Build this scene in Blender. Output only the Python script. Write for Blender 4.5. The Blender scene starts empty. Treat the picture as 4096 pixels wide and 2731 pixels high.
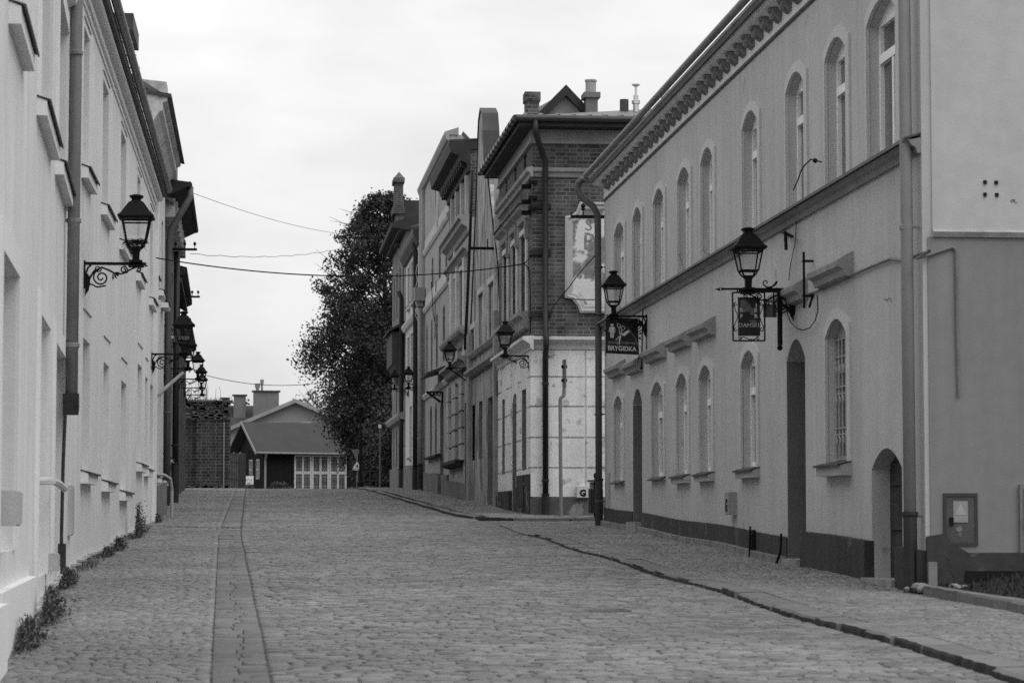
import bpy, bmesh, math, random
import numpy as np
from mathutils import Vector, Matrix
random.seed(7); rng = np.random.default_rng(7)
SC = bpy.context.scene; COL = SC.collection
rad = math.radians; PI = math.pi
# ------------------------------------------------------------------ camera
FPX, CX, CY = 10449.0, 2048.0, 1365.5            # lens in photo pixels (4096 wide)
PITCH = math.atan((2064-CY)/FPX); YAW = math.atan((2048-1045)/FPX*math.cos(PITCH))
cam = bpy.data.cameras.new('camera'); cam_o = bpy.data.objects.new('camera', cam); COL.objects.link(cam_o)
cam.sensor_width = 36; cam.lens = 36*FPX/4096; cam.clip_start = .5; cam.clip_end = 5000
cam_o.rotation_euler = (PI/2+PITCH, 0, -YAW)      # the eye is at the origin, the street runs along +Y
cam.dof.use_dof = True; cam.dof.focus_distance = 55; cam.dof.aperture_fstop = 5.6
SC.camera = cam_o
# ------------------------------------------------------------------ sky, sun, exposure
SUN_EL, SUN_AZ = 56, 140                          # soft light from behind the camera, to the right
W = bpy.data.worlds.new('World'); SC.world = W; W.use_nodes = True
nt = W.node_tree; nt.nodes.clear()
out = nt.nodes.new('ShaderNodeOutputWorld'); bg = nt.nodes.new('ShaderNodeBackground')
sky = nt.nodes.new('ShaderNodeTexSky'); sky.sky_type = 'NISHITA'; sky.sun_disc = False
sky.sun_elevation = rad(SUN_EL); sky.sun_rotation = rad(SUN_AZ)
bw = nt.nodes.new('ShaderNodeRGBToBW'); nt.links.new(sky.outputs[0], bw.inputs[0])
tc = nt.nodes.new('ShaderNodeTexCoord'); mp = nt.nodes.new('ShaderNodeMapping'); mp.inputs['Scale'].default_value = (5, 5, 13)
mp.inputs['Location'].default_value = (1.3, .4, 2.1)
nz = nt.nodes.new('ShaderNodeTexNoise'); nz.inputs['Scale'].default_value = 1.6; nz.inputs['Detail'].default_value = 5
nt.links.new(tc.outputs['Generated'], mp.inputs[0]); nt.links.new(mp.outputs[0], nz.inputs['Vector'])
mr = nt.nodes.new('ShaderNodeMapRange'); mr.inputs['From Min'].default_value = .3; mr.inputs['From Max'].default_value = .7
mr.inputs['To Min'].default_value = 7.1; mr.inputs['To Max'].default_value = 9.6
nt.links.new(nz.outputs[0], mr.inputs['Value'])
sz = nt.nodes.new('ShaderNodeSeparateXYZ'); nt.links.new(tc.outputs['Generated'], sz.inputs[0])
zr = nt.nodes.new('ShaderNodeMapRange'); zr.inputs['From Min'].default_value = 0; zr.inputs['From Max'].default_value = .42      # overcast: paler towards the zenith
zr.inputs['To Min'].default_value = .85; zr.inputs['To Max'].default_value = 1.5; nt.links.new(sz.outputs[2], zr.inputs['Value'])
cm = nt.nodes.new('ShaderNodeMath'); cm.operation = 'MULTIPLY'; nt.links.new(mr.outputs[0], cm.inputs[0]); nt.links.new(zr.outputs[0], cm.inputs[1])
mx = nt.nodes.new('ShaderNodeMix'); mx.data_type = 'FLOAT'; mx.inputs[0].default_value = .9     # a closed cloud deck over the blue
nt.links.new(bw.outputs[0], mx.inputs[2]); nt.links.new(cm.outputs[0], mx.inputs[3])
nt.links.new(mx.outputs[0], bg.inputs['Color']); bg.inputs['Strength'].default_value = .1
nt.links.new(bg.outputs[0], out.inputs[0])
sun = bpy.data.lights.new('sun', 'SUN'); sun.energy = 1.1; sun.angle = rad(35); sun.color = (1, 1, 1)
sun_o = bpy.data.objects.new('sun', sun); COL.objects.link(sun_o)
_d = Vector((math.sin(rad(SUN_AZ))*math.cos(rad(SUN_EL)), math.cos(rad(SUN_AZ))*math.cos(rad(SUN_EL)), math.sin(rad(SUN_EL))))
sun_o.rotation_euler = _d.to_track_quat('Z', 'Y').to_euler()
VS = SC.view_settings; SC.display_settings.display_device = 'sRGB'
VS.view_transform = 'Standard'; VS.look = 'None'; VS.exposure = 0; VS.gamma = 1
SC.cycles.use_denoising = False; SC.cycles.max_bounces = 6; SC.cycles.transparent_max_bounces = 16
# ------------------------------------------------------------------ materials (the photograph is black and white: everything is grey)
MATS = {}
def mat(name, v, rough=.85, var=.12, scale=.8, fine=.06, bump=.15, bscale=45, streak=0, patch=None, metal=0, spec=.3):
    if name in MATS: return MATS[name]
    m = bpy.data.materials.new(name); m.use_nodes = True; MATS[name] = m
    n = m.node_tree; L = n.links; b = n.nodes['Principled BSDF']
    b.inputs['Roughness'].default_value = rough; b.inputs['Metallic'].default_value = metal
    b.inputs['Specular IOR Level'].default_value = spec
    t = n.nodes.new('ShaderNodeTexCoord')
    def noise(sc, detail, mapping=None, w=0):
        x = n.nodes.new('ShaderNodeTexNoise'); x.inputs['Scale'].default_value = sc; x.inputs['Detail'].default_value = detail
        if mapping:
            q = n.nodes.new('ShaderNodeMapping'); q.inputs['Scale'].default_value = mapping; L.new(t.outputs['Object'], q.inputs[0]); L.new(q.outputs[0], x.inputs['Vector'])
        else: L.new(t.outputs['Object'], x.inputs['Vector'])
        return x.outputs[0]
    def rng_(s, a, c, lo=.3, hi=.7):
        r = n.nodes.new('ShaderNodeMapRange'); L.new(s, r.inputs['Value'])
        r.inputs['From Min'].default_value = lo; r.inputs['From Max'].default_value = hi
        r.inputs['To Min'].default_value = a; r.inputs['To Max'].default_value = c; return r.outputs[0]
    def mul(a, c):
        x = n.nodes.new('ShaderNodeMath'); x.operation = 'MULTIPLY'
        if isinstance(a, (int, float)): x.inputs[0].default_value = a
        else: L.new(a, x.inputs[0])
        L.new(c, x.inputs[1]); return x.outputs[0]
    cur = mul(v, rng_(noise(scale, 6), 1-var, 1+var))
    cur = mul(cur, rng_(noise(scale*14, 4), 1-fine, 1+fine))
    if streak: cur = mul(cur, rng_(noise(1.0, 5, (5, 5, .35)), 1-streak, 1+streak*.4))
    if patch:                                        # plaster that has come away: (value, threshold, scale[, stretch])
        pv, th, ps = patch[:3]
        f = rng_(noise(ps, 8, patch[3] if len(patch) > 3 else (1, 1, 1)), 0, 1, th, th+.035)
        x = n.nodes.new('ShaderNodeMix'); x.data_type = 'FLOAT'; L.new(f, x.inputs[0]); L.new(cur, x.inputs[2])
        L.new(mul(pv, rng_(noise(9, 4), .75, 1.25)), x.inputs[3]); cur = x.outputs[0]
    L.new(cur, b.inputs['Base Color'])
    if bump:
        bp = n.nodes.new('ShaderNodeBump'); bp.inputs['Strength'].default_value = bump; bp.inputs['Distance'].default_value = .02
        L.new(noise(bscale, 4), bp.inputs['Height']); L.new(bp.outputs[0], b.inputs['Normal'])
    return m
def brick_mat(name, c1, c2, mortar, w=.25, h=.085, ms=.011, patch=None, jig=.006):
    if name in MATS: return MATS[name]
    m = bpy.data.materials.new(name); m.use_nodes = True; MATS[name] = m
    n = m.node_tree; L = n.links; b = n.nodes['Principled BSDF']; b.inputs['Roughness'].default_value = .9; b.inputs['Specular IOR Level'].default_value = .2
    t = n.nodes.new('ShaderNodeTexCoord'); s = n.nodes.new('ShaderNodeSeparateXYZ'); L.new(t.outputs['Object'], s.inputs[0])
    a = n.nodes.new('ShaderNodeMath'); a.operation = 'ADD'; L.new(s.outputs[0], a.inputs[0]); L.new(s.outputs[1], a.inputs[1])
    c = n.nodes.new('ShaderNodeCombineXYZ'); L.new(a.outputs[0], c.inputs[0]); L.new(s.outputs[2], c.inputs[1])
    wn = n.nodes.new('ShaderNodeTexNoise'); wn.inputs['Scale'].default_value = 6; L.new(t.outputs['Object'], wn.inputs['Vector'])
    vs = n.nodes.new('ShaderNodeVectorMath'); vs.operation = 'MULTIPLY_ADD'; L.new(wn.outputs['Color'], vs.inputs[0]); vs.inputs[1].default_value = (jig*2, jig*2, 0); L.new(c.outputs[0], vs.inputs[2])
    k = n.nodes.new('ShaderNodeTexBrick'); L.new(vs.outputs[0], k.inputs['Vector'])
    k.inputs['Scale'].default_value = 1; k.inputs['Brick Width'].default_value = w; k.inputs['Row Height'].default_value = h
    k.inputs['Mortar Size'].default_value = ms; k.inputs['Mortar Smooth'].default_value = .25; k.squash = .6; k.squash_frequency = 2
    g = lambda v: (v, v, v, 1)
    k.inputs['Color1'].default_value = g(c1); k.inputs['Color2'].default_value = g(c2); k.inputs['Mortar'].default_value = g(mortar)
    nz = n.nodes.new('ShaderNodeTexNoise'); nz.inputs['Scale'].default_value = 2.2; nz.inputs['Detail'].default_value = 8; L.new(t.outputs['Object'], nz.inputs['Vector'])
    r = n.nodes.new('ShaderNodeMapRange'); L.new(nz.outputs[0], r.inputs['Value']); r.inputs['From Min'].default_value = .3; r.inputs['From Max'].default_value = .7
    r.inputs['To Min'].default_value = .65; r.inputs['To Max'].default_value = 1.35
    x = n.nodes.new('ShaderNodeVectorMath'); x.operation = 'SCALE'; L.new(k.outputs['Color'], x.inputs[0]); L.new(r.outputs[0], x.inputs['Scale'])
    cur = x.outputs[0]
    if patch:
        pn = n.nodes.new('ShaderNodeTexNoise'); pn.inputs['Scale'].default_value = patch[2]; pn.inputs['Detail'].default_value = 8; L.new(t.outputs['Object'], pn.inputs['Vector'])
        pr = n.nodes.new('ShaderNodeMapRange'); L.new(pn.outputs[0], pr.inputs['Value']); pr.inputs['From Min'].default_value = patch[1]; pr.inputs['From Max'].default_value = patch[1]+.04
        pm = n.nodes.new('ShaderNodeMix'); pm.data_type = 'RGBA'; L.new(pr.outputs[0], pm.inputs[0]); L.new(cur, pm.inputs[6]); pm.inputs[7].default_value = g(patch[0]); cur = pm.outputs[2]
    L.new(cur, b.inputs['Base Color'])
    bp = n.nodes.new('ShaderNodeBump'); bp.inputs['Strength'].default_value = .6; bp.inputs['Distance'].default_value = .01; bp.invert = True
    L.new(k.outputs['Fac'], bp.inputs['Height']); L.new(bp.outputs[0], b.inputs['Normal'])
    return m
def sett_mat(name, lo, hi, rough=.58):
    m = bpy.data.materials.new(name); m.use_nodes = True; n = m.node_tree; L = n.links; b = n.nodes['Principled BSDF']
    b.inputs['Roughness'].default_value = rough; b.inputs['Specular IOR Level'].default_value = .35
    g = n.nodes.new('ShaderNodeNewGeometry'); r = n.nodes.new('ShaderNodeMapRange'); L.new(g.outputs['Random Per Island'], r.inputs['Value'])
    r.inputs['To Min'].default_value = lo; r.inputs['To Max'].default_value = hi
    t = n.nodes.new('ShaderNodeTexCoord')
    def nn(sc, a, c, d=6):
        z = n.nodes.new('ShaderNodeTexNoise'); z.inputs['Scale'].default_value = sc; z.inputs['Detail'].default_value = d; L.new(t.outputs['Object'], z.inputs['Vector'])
        q = n.nodes.new('ShaderNodeMapRange'); q.inputs['From Min'].default_value = .3; q.inputs['From Max'].default_value = .7
        q.inputs['To Min'].default_value = a; q.inputs['To Max'].default_value = c; L.new(z.outputs[0], q.inputs['Value']); return q.outputs[0]
    cur = r.outputs[0]
    for s in (nn(.3, .8, 1.2), nn(1.6, .86, 1.14), nn(24, .82, 1.18)):
        x = n.nodes.new('ShaderNodeMath'); x.operation = 'MULTIPLY'; L.new(cur, x.inputs[0]); L.new(s, x.inputs[1]); cur = x.outputs[0]
    L.new(cur, b.inputs['Base Color'])
    z = n.nodes.new('ShaderNodeTexNoise'); z.inputs['Scale'].default_value = 70; L.new(t.outputs['Object'], z.inputs['Vector'])
    bp = n.nodes.new('ShaderNodeBump'); bp.inputs['Strength'].default_value = .35; bp.inputs['Distance'].default_value = .01; L.new(z.outputs[0], bp.inputs['Height']); L.new(bp.outputs[0], b.inputs['Normal'])
    return m
def glass_mat():
    m = bpy.data.materials.new('lantern_glass'); m.use_nodes = True; n = m.node_tree; n.nodes.clear()
    o = n.nodes.new('ShaderNodeOutputMaterial'); a = n.nodes.new('ShaderNodeBsdfTransparent'); g = n.nodes.new('ShaderNodeBsdfGlossy'); g.inputs['Roughness'].default_value = .05
    a.inputs[0].default_value = (.94, .94, .94, 1); x = n.nodes.new('ShaderNodeMixShader'); x.inputs[0].default_value = .05
    n.links.new(a.outputs[0], x.inputs[1]); n.links.new(g.outputs[0], x.inputs[2]); n.links.new(x.outputs[0], o.inputs[0]); return m
GLASS = glass_mat()
IRON = mat('black_iron', .009, .7, .2, 3, .1, .1, spec=.12)
METAL = mat('dark_flashing', .05, .6, .3, 1.5, .1, .05)
PANE = mat('window_glass', .08, .12, .3, .7, 0, 0, spec=.5)
FRAME = mat('white_window_frame', .8, .6, .06, 2, .03, 0)
OLDFRAME = mat('old_window_frame', .3, .7, .2, 2, .05, 0)
DOORM = mat('dark_door', .06, .7, .2, 2, .06, .1)
# ------------------------------------------------------------------ mesh helpers
def ray(px, py):
    F = Vector((math.sin(YAW)*math.cos(PITCH), math.cos(YAW)*math.cos(PITCH), math.sin(PITCH)))
    R = Vector((math.cos(YAW), -math.sin(YAW), 0)); U = R.cross(F)
    d = F + R*((px-CX)/FPX) - U*((py-CY)/FPX); return d/d.y
def atY(px, py, Y): return ray(px, py)*Y                # the point of the plane Y = const a photo pixel looks at
def gz(x, y):                                             # ground height (eye = 0): rises 2.35 % to a crest at about 115 m
    x = np.asarray(x, float); y = np.asarray(y, float)
    s = .0235*np.clip(y, -60, 95)
    t = np.clip(y-95, 0, 30); s = s + .0235*t - (.0235-.007)*t*t/60
    s = s + .007*np.clip(y-125, 0, 60)
    z = -1.4 + s + .012*np.sin(x*1.7+y*.31)*np.sin(y*.43+1) + .01*np.sin(x*.9-y*.8)
    return z
def g1(x, y): return float(gz(x, y))
def root_of(o):
    while o.parent: o = o.parent
    return o
class MB:
    def __init__(s): s.v = []; s.f = []
    def add(s, vs, fs):
        b = len(s.v); s.v += [tuple(p) for p in vs]; s.f += [tuple(b+i for i in f) for f in fs]
    def quad(s, a, b, c, d): s.add([a, b, c, d], [(0, 1, 2, 3)])
    def box8(s, p): s.add(p, [(0, 3, 2, 1), (4, 5, 6, 7), (0, 1, 5, 4), (1, 2, 6, 5), (2, 3, 7, 6), (3, 0, 4, 7)])
    def box(s, x0, x1, y0, y1, z0, z1):
        s.box8([(x0, y0, z0), (x1, y0, z0), (x1, y1, z0), (x0, y1, z0), (x0, y0, z1), (x1, y0, z1), (x1, y1, z1), (x0, y1, z1)])
    def prism(s, poly, vec):                              # poly: 3-D points of one face, swept along vec
        n = len(poly); vec = Vector(vec); top = [Vector(p)+vec for p in poly]
        s.add(list(poly)+top, [tuple(range(n))[::-1], tuple(range(n, 2*n))] + [(i, (i+1) % n, n+(i+1) % n, n+i) for i in range(n)])
    def tube(s, pts, r, n=6):
        pts = [Vector(p) for p in pts]; rings = []; rr = r if isinstance(r, (list, tuple)) else [r]*len(pts)
        up = None
        for i, p in enumerate(pts):
            t = (pts[min(i+1, len(pts)-1)]-pts[max(i-1, 0)]).normalized()
            if up is None or abs(t.dot(up)) > .98: up = Vector((0, 0, 1)) if abs(t.z) < .9 else Vector((1, 0, 0))
            a = t.cross(up).normalized(); b = a.cross(t).normalized(); up = b
            rings.append([p+(a*math.cos(2*PI*k/n)+b*math.sin(2*PI*k/n))*rr[i] for k in range(n)])
        b0 = len(s.v)
        for q in rings: s.v += [tuple(x) for x in q]
        for i in range(len(pts)-1):
            for k in range(n):
                s.f.append((b0+i*n+k, b0+i*n+(k+1) % n, b0+(i+1)*n+(k+1) % n, b0+(i+1)*n+k))
        s.f.append(tuple(b0+k for k in range(n))[::-1]); s.f.append(tuple(b0+(len(pts)-1)*n+k for k in range(n)))
    def lathe(s, c, prof, n=12, rot=0):                   # prof: (radius, z)
        b0 = len(s.v)
        for r, z in prof:
            for k in range(n):
                a = 2*PI*k/n+rot; s.v.append((c[0]+r*math.cos(a), c[1]+r*math.sin(a), c[2]+z))
        for i in range(len(prof)-1):
            for k in range(n): s.f.append((b0+i*n+k, b0+i*n+(k+1) % n, b0+(i+1)*n+(k+1) % n, b0+(i+1)*n+k))
        s.f.append(tuple(b0+k for k in range(n))[::-1]); s.f.append(tuple(b0+(len(prof)-1)*n+k for k in range(n)))
    def build(s, name, m, parent=None, smooth=False):
        me = bpy.data.meshes.new(name)
        off = root_of(parent).location if parent else Vector((0, 0, 0))
        me.from_pydata([(v[0]-off.x, v[1]-off.y, v[2]-off.z) for v in s.v], [], s.f); me.update()
        if m: me.materials.append(m)
        if smooth:
            for p in me.polygons: p.use_smooth = True
        o = bpy.data.objects.new(name, me); COL.objects.link(o)
        if parent: o.parent = parent
        return o
def tag(o, label=None, cat=None, group=None, kind=None):
    for k, v in (('label', label), ('category', cat), ('group', group), ('kind', kind)):
        if v: o[k] = v
    return o
def thing(name, loc, label, cat, group=None):
    o = bpy.data.objects.new(name, None); o.location = loc; COL.objects.link(o); o.empty_display_size = .2
    return tag(o, label, cat, group)
def solo(name, mb, m, label, cat, group=None, smooth=False): return tag(mb.build(name, m, None, smooth), label, cat, group)
def copy_tree(o, parent=None):
    c = o.copy(); COL.objects.link(c)
    if parent: c.parent = parent
    for ch in list(o.children): copy_tree(ch, c)
    return c
def text_mesh(txt, size, bold=0, align='CENTER'):
    cu = bpy.data.curves.new('t', 'FONT'); cu.body = txt; cu.size = size; cu.align_x = align; cu.offset = bold; cu.extrude = .002; cu.resolution_u = 3
    o = bpy.data.objects.new('t', cu); COL.objects.link(o); bpy.context.view_layer.update()
    me = bpy.data.meshes.new_from_object(o.evaluated_get(bpy.context.evaluated_depsgraph_get()))
    vs = [tuple(v.co) for v in me.vertices]; fs = [tuple(p.vertices) for p in me.polygons]
    bpy.data.objects.remove(o); bpy.data.curves.remove(cu); bpy.data.meshes.remove(me); return vs, fs
def put_text(mb, txt, size, org, ux, uz, bold=0, align='CENTER', sx=1):
    vs, fs = text_mesh(txt, size, bold, align); ux = Vector(ux); uz = Vector(uz); un = ux.cross(uz)
    mb.add([Vector(org)+ux*(v[0]*sx)+uz*v[1]+un*v[2] for v in vs], fs)
# a facade: a vertical plane with s along it, d out towards the street, z up
class Fac:
    def __init__(s, A, B, flip):
        s.A = Vector((A[0], A[1], 0)); b = Vector((B[0], B[1], 0)); s.len = (b-s.A).length; s.t = (b-s.A).normalized()
        s.n = Vector((-s.t.y, s.t.x, 0)) if flip else Vector((s.t.y, -s.t.x, 0))
    def pt(f, s, d, z): return f.A+f.t*s+f.n*d+Vector((0, 0, z))
    def hit(f, p, d=0):
        r = ray(*p); k = (f.A+f.n*d).dot(f.n)/r.dot(f.n); q = r*k; return (q-f.A).dot(f.t), q.z
    def S(f, p, d=0): return f.hit(p, d)[0]
    def ground(f, s, d=0): q = f.pt(s, d, 0); return g1(q.x, q.y)
    def box(f, mb, s0, s1, d0, d1, z0, z1):
        mb.box8([f.pt(s0, d0, z0), f.pt(s1, d0, z0), f.pt(s1, d1, z0), f.pt(s0, d1, z0), f.pt(s0, d0, z1), f.pt(s1, d0, z1), f.pt(s1, d1, z1), f.pt(s0, d1, z1)])
    def prof(f, mb, pts, s0, s1): mb.prism([f.pt(s0, d, z) for d, z in pts], f.t*(s1-s0))
    def tube(f, mb, pts, r, n=6): mb.tube([f.pt(*p) for p in pts], r, n)
    def plate(f, mb, pts, d0, d1): mb.prism([f.pt(s, d0, z) for s, z in pts], f.n*(d1-d0))
def OP(s0, s1, z0, z1, rise=0, kind='window', **k):
    if s0 > s1: s0, s1 = s1, s0
    return dict(s0=s0, s1=s1, z0=z0, z1=z1, rise=rise, kind=kind, **k)
def op_top(o, s):
    if not o['rise']: return o['z1']
    c = (o['s0']+o['s1'])/2; h = (o['s1']-o['s0'])/2; q = max(0, 1-((s-c)/h)**2)
    return o['z1']-o['rise']+o['rise']*math.sqrt(q) if o['rise'] > .3 else o['z1']-o['rise']*(1-q)
def arch_s(o, n=10):
    c = (o['s0']+o['s1'])/2; h = (o['s1']-o['s0'])/2
    return [c-h*math.cos(PI*i/n) for i in range(n+1)] if o['rise'] else [o['s0'], o['s1']]
def wall_front(mb, F, s0, s1, z0, z1, ops, dp):           # z1 may be a function of s (gables)
    zt = z1 if callable(z1) else (lambda s: z1)
    cuts = [s0, s1]+[x for o in ops for x in arch_s(o)]
    if callable(z1): cuts += list(np.linspace(s0, s1, 41))
    cuts = sorted(set(round(c, 5) for c in cuts if s0-1e-6 <= c <= s1+1e-6))
    for a, b in zip(cuts, cuts[1:]):
        if b-a < 1e-4: continue
        m = (a+b)/2; cov = sorted([o for o in ops if o['s0'] < m < o['s1']], key=lambda o: o['z0'])
        la, lb = z0, z0
        for o in cov:
            mb.quad(F.pt(a, 0, la), F.pt(b, 0, lb), F.pt(b, 0, o['z0']), F.pt(a, 0, o['z0']))
            la, lb = op_top(o, a), op_top(o, b)
        mb.quad(F.pt(a, 0, la), F.pt(b, 0, lb), F.pt(b, 0, zt(b)), F.pt(a, 0, zt(a)))
    for o in ops:
        e = -o.get('dp', dp)
        for s in (o['s0'], o['s1']): mb.quad(F.pt(s, 0, o['z0']), F.pt(s, e, o['z0']), F.pt(s, e, op_top(o, s)), F.pt(s, 0, op_top(o, s)))
        mb.quad(F.pt(o['s0'], 0, o['z0']), F.pt(o['s1'], 0, o['z0']), F.pt(o['s1'], e, o['z0']), F.pt(o['s0'], e, o['z0']))
        ss = arch_s(o)
        for a, b in zip(ss, ss[1:]): mb.quad(F.pt(a, 0, op_top(o, a)), F.pt(b, 0, op_top(o, b)), F.pt(b, e, op_top(o, b)), F.pt(a, e, op_top(o, a)))
def window(F, o, dp, root, frame=None, pane=None, mullion=True, transom=.68, sill=None, surround=None, smat=None, ext=(.1, .1)):
    frame = frame or FRAME; pane = pane or PANE; e = -o.get('dp', dp)
    s0, s1, z0, z1 = o['s0'], o['s1'], o['z0'], o['z1']; w = .08
    mb = MB(); f = lambda a, b, c, d, p=.045: F.box(mb, a, b, e-.03, e+p, c, d)
    f(s0, s0+w, z0, z1); f(s1-w, s1, z0, z1); f(s0+w, s1-w, z0, z0+w, .05); f(s0+w, s1-w, z1-w-o['rise']*.6, z1, .044)
    zt = z0+(z1-z0)*transom
    if transom: f(s0+w, s1-w, zt-.05, zt+.05, .06)
    if mullion:
        c = (s0+s1)/2; f(c-.04, c+.04, z0+w, (zt-.05) if transom else z1-w, .052)
    wo = mb.build('window', frame, root)
    p = MB(); F.box(p, s0+.02, s1-.02, e-.025, e+.0, z0+.02, z1-.02); p.build('pane', pane, wo)
    if sill:
        so, sh, m = sill; q = MB()
        F.prof(q, [(-.02, z0-.002), (so, z0-.045), (so, z0-sh), (-.02, z0-sh)], s0-ext[0], s1+ext[1]); q.build('sill', m, wo)
        k = MB(); F.prof(k, [(-.02, z0+.012), (so+.035, z0-.032), (so+.035, z0-.055), (so+.022, z0-.055), (so+.022, z0-.042), (-.02, z0+.001)], s0-ext[0]-.01, s1+ext[1]+.01); k.build('flashing', METAL, wo)
    if surround:
        bw_, pr, m = surround; q = MB(); c = (s0+s1)/2; h = (s1-s0)/2
        inn = [(s0, z0)]+[(s, op_top(o, s)) for s in arch_s(o)]+[(s1, z0)]
        k = (h+bw_)/h; outp = []
        for s, z in inn: outp.append((c+(s-c)*k, z+(bw_ if z > z0+1e-6 else 0)))
        for i in range(len(inn)-1):
            a, b, cc, d = inn[i], inn[i+1], outp[i+1], outp[i]
            q.box8([F.pt(a[0], -.01, a[1]), F.pt(b[0], -.01, b[1]), F.pt(cc[0], -.01, cc[1]), F.pt(d[0], -.01, d[1]),
                    F.pt(a[0], pr, a[1]), F.pt(b[0], pr, b[1]), F.pt(cc[0], pr*.7, cc[1]), F.pt(d[0], pr*.7, d[1])])
        q.build('surround', m, wo)
    return wo
def door(F, o, dp, root, m=None, panels=2):
    m = m or DOORM; e = -o.get('dp', dp); s0, s1, z0, z1 = o['s0'], o['s1'], o['z0'], o['z1']; mb = MB()
    F.box(mb, s0, s1, e-.05, e, z0, z1); c = (s0+s1)/2; h = z1-z0
    for a, b in ((s0+.1, c-.05), (c+.05, s1-.1)):
        for u, v in ((.08, .36), (.4, .68), (.73, .9)): F.box(mb, a, b, e-.01, e+.02, z0+h*u, z0+h*v)
    do = mb.build('door', m, root); k = MB(); q = F.pt(c-.1, e+.03, z0+min(1.05, h*.45)); F.tube(k, [(c-.1, e, z0+min(1.05, h*.45)), (c-.1, e+.06, z0+min(1.05, h*.45)), (c-.2, e+.06, z0+min(1.05, h*.45))], .012); k.build('handle', IRON, do)
    return do
def house(name, label, cat, F, s0, s1, z0, z1, deep, m, ops, dp, roof=None, winkw=None, rmat=None, ends=(1, 1), endp=None):
    mid = (s0+s1)/2; q = F.pt(mid, 0, 0); root = thing(name, (q.x, q.y, F.ground(mid)), label, cat)
    mb = MB(); wall_front(mb, F, s0, s1, z0, z1, ops, dp)
    zt = z1 if callable(z1) else (lambda s: z1)
    rise = roof[0] if roof else 0
    for s, on in ((s0, ends[0]), (s1, ends[1])):
        if on and endp: mb.add([F.pt(s, 0, z0), F.pt(s, -deep, z0)]+[F.pt(s, d, z) for d, z in endp[::-1]], [tuple(range(2+len(endp)))])
        elif on: mb.add([F.pt(s, 0, z0), F.pt(s, -deep, z0), F.pt(s, -deep, zt(s)), F.pt(s, -deep/2, zt(s)+rise), F.pt(s, 0, zt(s))], [(0, 1, 2, 3, 4)])
    if any(ends): mb.quad(F.pt(s0, -deep, z0), F.pt(s1, -deep, z0), F.pt(s1, -deep, min(zt(s0), zt(s1))), F.pt(s0, -deep, min(zt(s0), zt(s1))))
    mb.build('wall', m, root)
    if roof:
        r = MB(); oh, th = roof[1], .12; zz = min(zt(s0), zt(s1)); a, b = s0-.05, s1+.05
        sl = rise/(deep/2)
        F.prof(r, [(oh, zz-oh*sl+.02), (-deep/2, zz+rise+.02), (-deep-oh, zz-oh*sl+.02), (-deep-oh, zz-oh*sl+th), (-deep/2, zz+rise+th), (oh, zz-oh*sl+th)], a, b)
        r.build('roof', rmat or mat('roof_tiles', .09, .8, .25, 2, .15, .3, 12), root)
    for o in ops:
        kw = dict(winkw or {}); kw.update(o.get('kw', {}))
        if o['kind'] == 'window': window(F, o, dp, root, **kw)
        elif o['kind'] == 'door': door(F, o, dp, root, o.get('m'))
        elif o['kind'] == 'blind':
            b = MB(); e = -o.get('dp', dp); F.box(b, o['s0'], o['s1'], e-.06, e, o['z0'], o['z1']); b.build('blind_panel', o.get('m') or m, root)
    return root
Z = lambda ox, oy, sc: (lambda x, y: (ox+x*sc, oy+y*sc))
zA, zB, zC = Z(0, 0, .6531), Z(0, 900, .6531), Z(0, 1707, .6531)
K4, K5, K6 = Z(600, 1400, .5102), Z(1400, 600, .5102), Z(1400, 1200, .6378)
M1, M2, M3, M4, M5, M6, M7, M8 = Z(1900, 300, .638), Z(1900, 1300, .574), Z(2350, 400, .6378), Z(2350, 1400, .6378), Z(3096, 0, .6378), Z(2800, 800, .4464), Z(3096, 900, .6378), Z(3096, 1731, .6378)
N1, N2, N5, N6, N7 = Z(2300, 1050, .287), Z(3500, 1900, .3826), Z(1520, 650, .287), Z(1520, 1050, .3508), Z(1520, 1550, .3636)
# ================================================================== THE GROUND
def sheet(name, xs, ys, off, m, kind='structure', zf=None):
    X, Y = np.meshgrid(xs, ys); Zz = gz(X, Y)+off if zf is None else zf(X, Y)
    v = np.stack([X.ravel(), Y.ravel(), Zz.ravel()], 1); nx, ny = len(xs), len(ys)
    f = [(j*nx+i, j*nx+i+1, (j+1)*nx+i+1, (j+1)*nx+i) for j in range(ny-1) for i in range(nx-1)]
    mb = MB(); mb.v = [tuple(p) for p in v]; mb.f = f; o = mb.build(name, m); tag(o, kind=kind); return o
sheet('ground', np.r_[-500, -200, -80, -30, np.arange(-12, 14.1, 1), 30, 80, 200, 500], np.r_[-60, -20, np.arange(4, 190, 2), 260, 400, 800, 1500], -.06, mat('earth', .06, .95, .3, 1.5, .3, .3))
HY = np.r_[250, 300, 380, 500]
sheet('hills', np.linspace(-400, 400, 41), HY, 0, mat('far_hills', .04, .95, .3, .02), 'structure', lambda X, Y: np.interp(Y, [250, 300, 380, 500], [1.0, 5.5, 7, 3])+.5*np.sin(X*.05))
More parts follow.
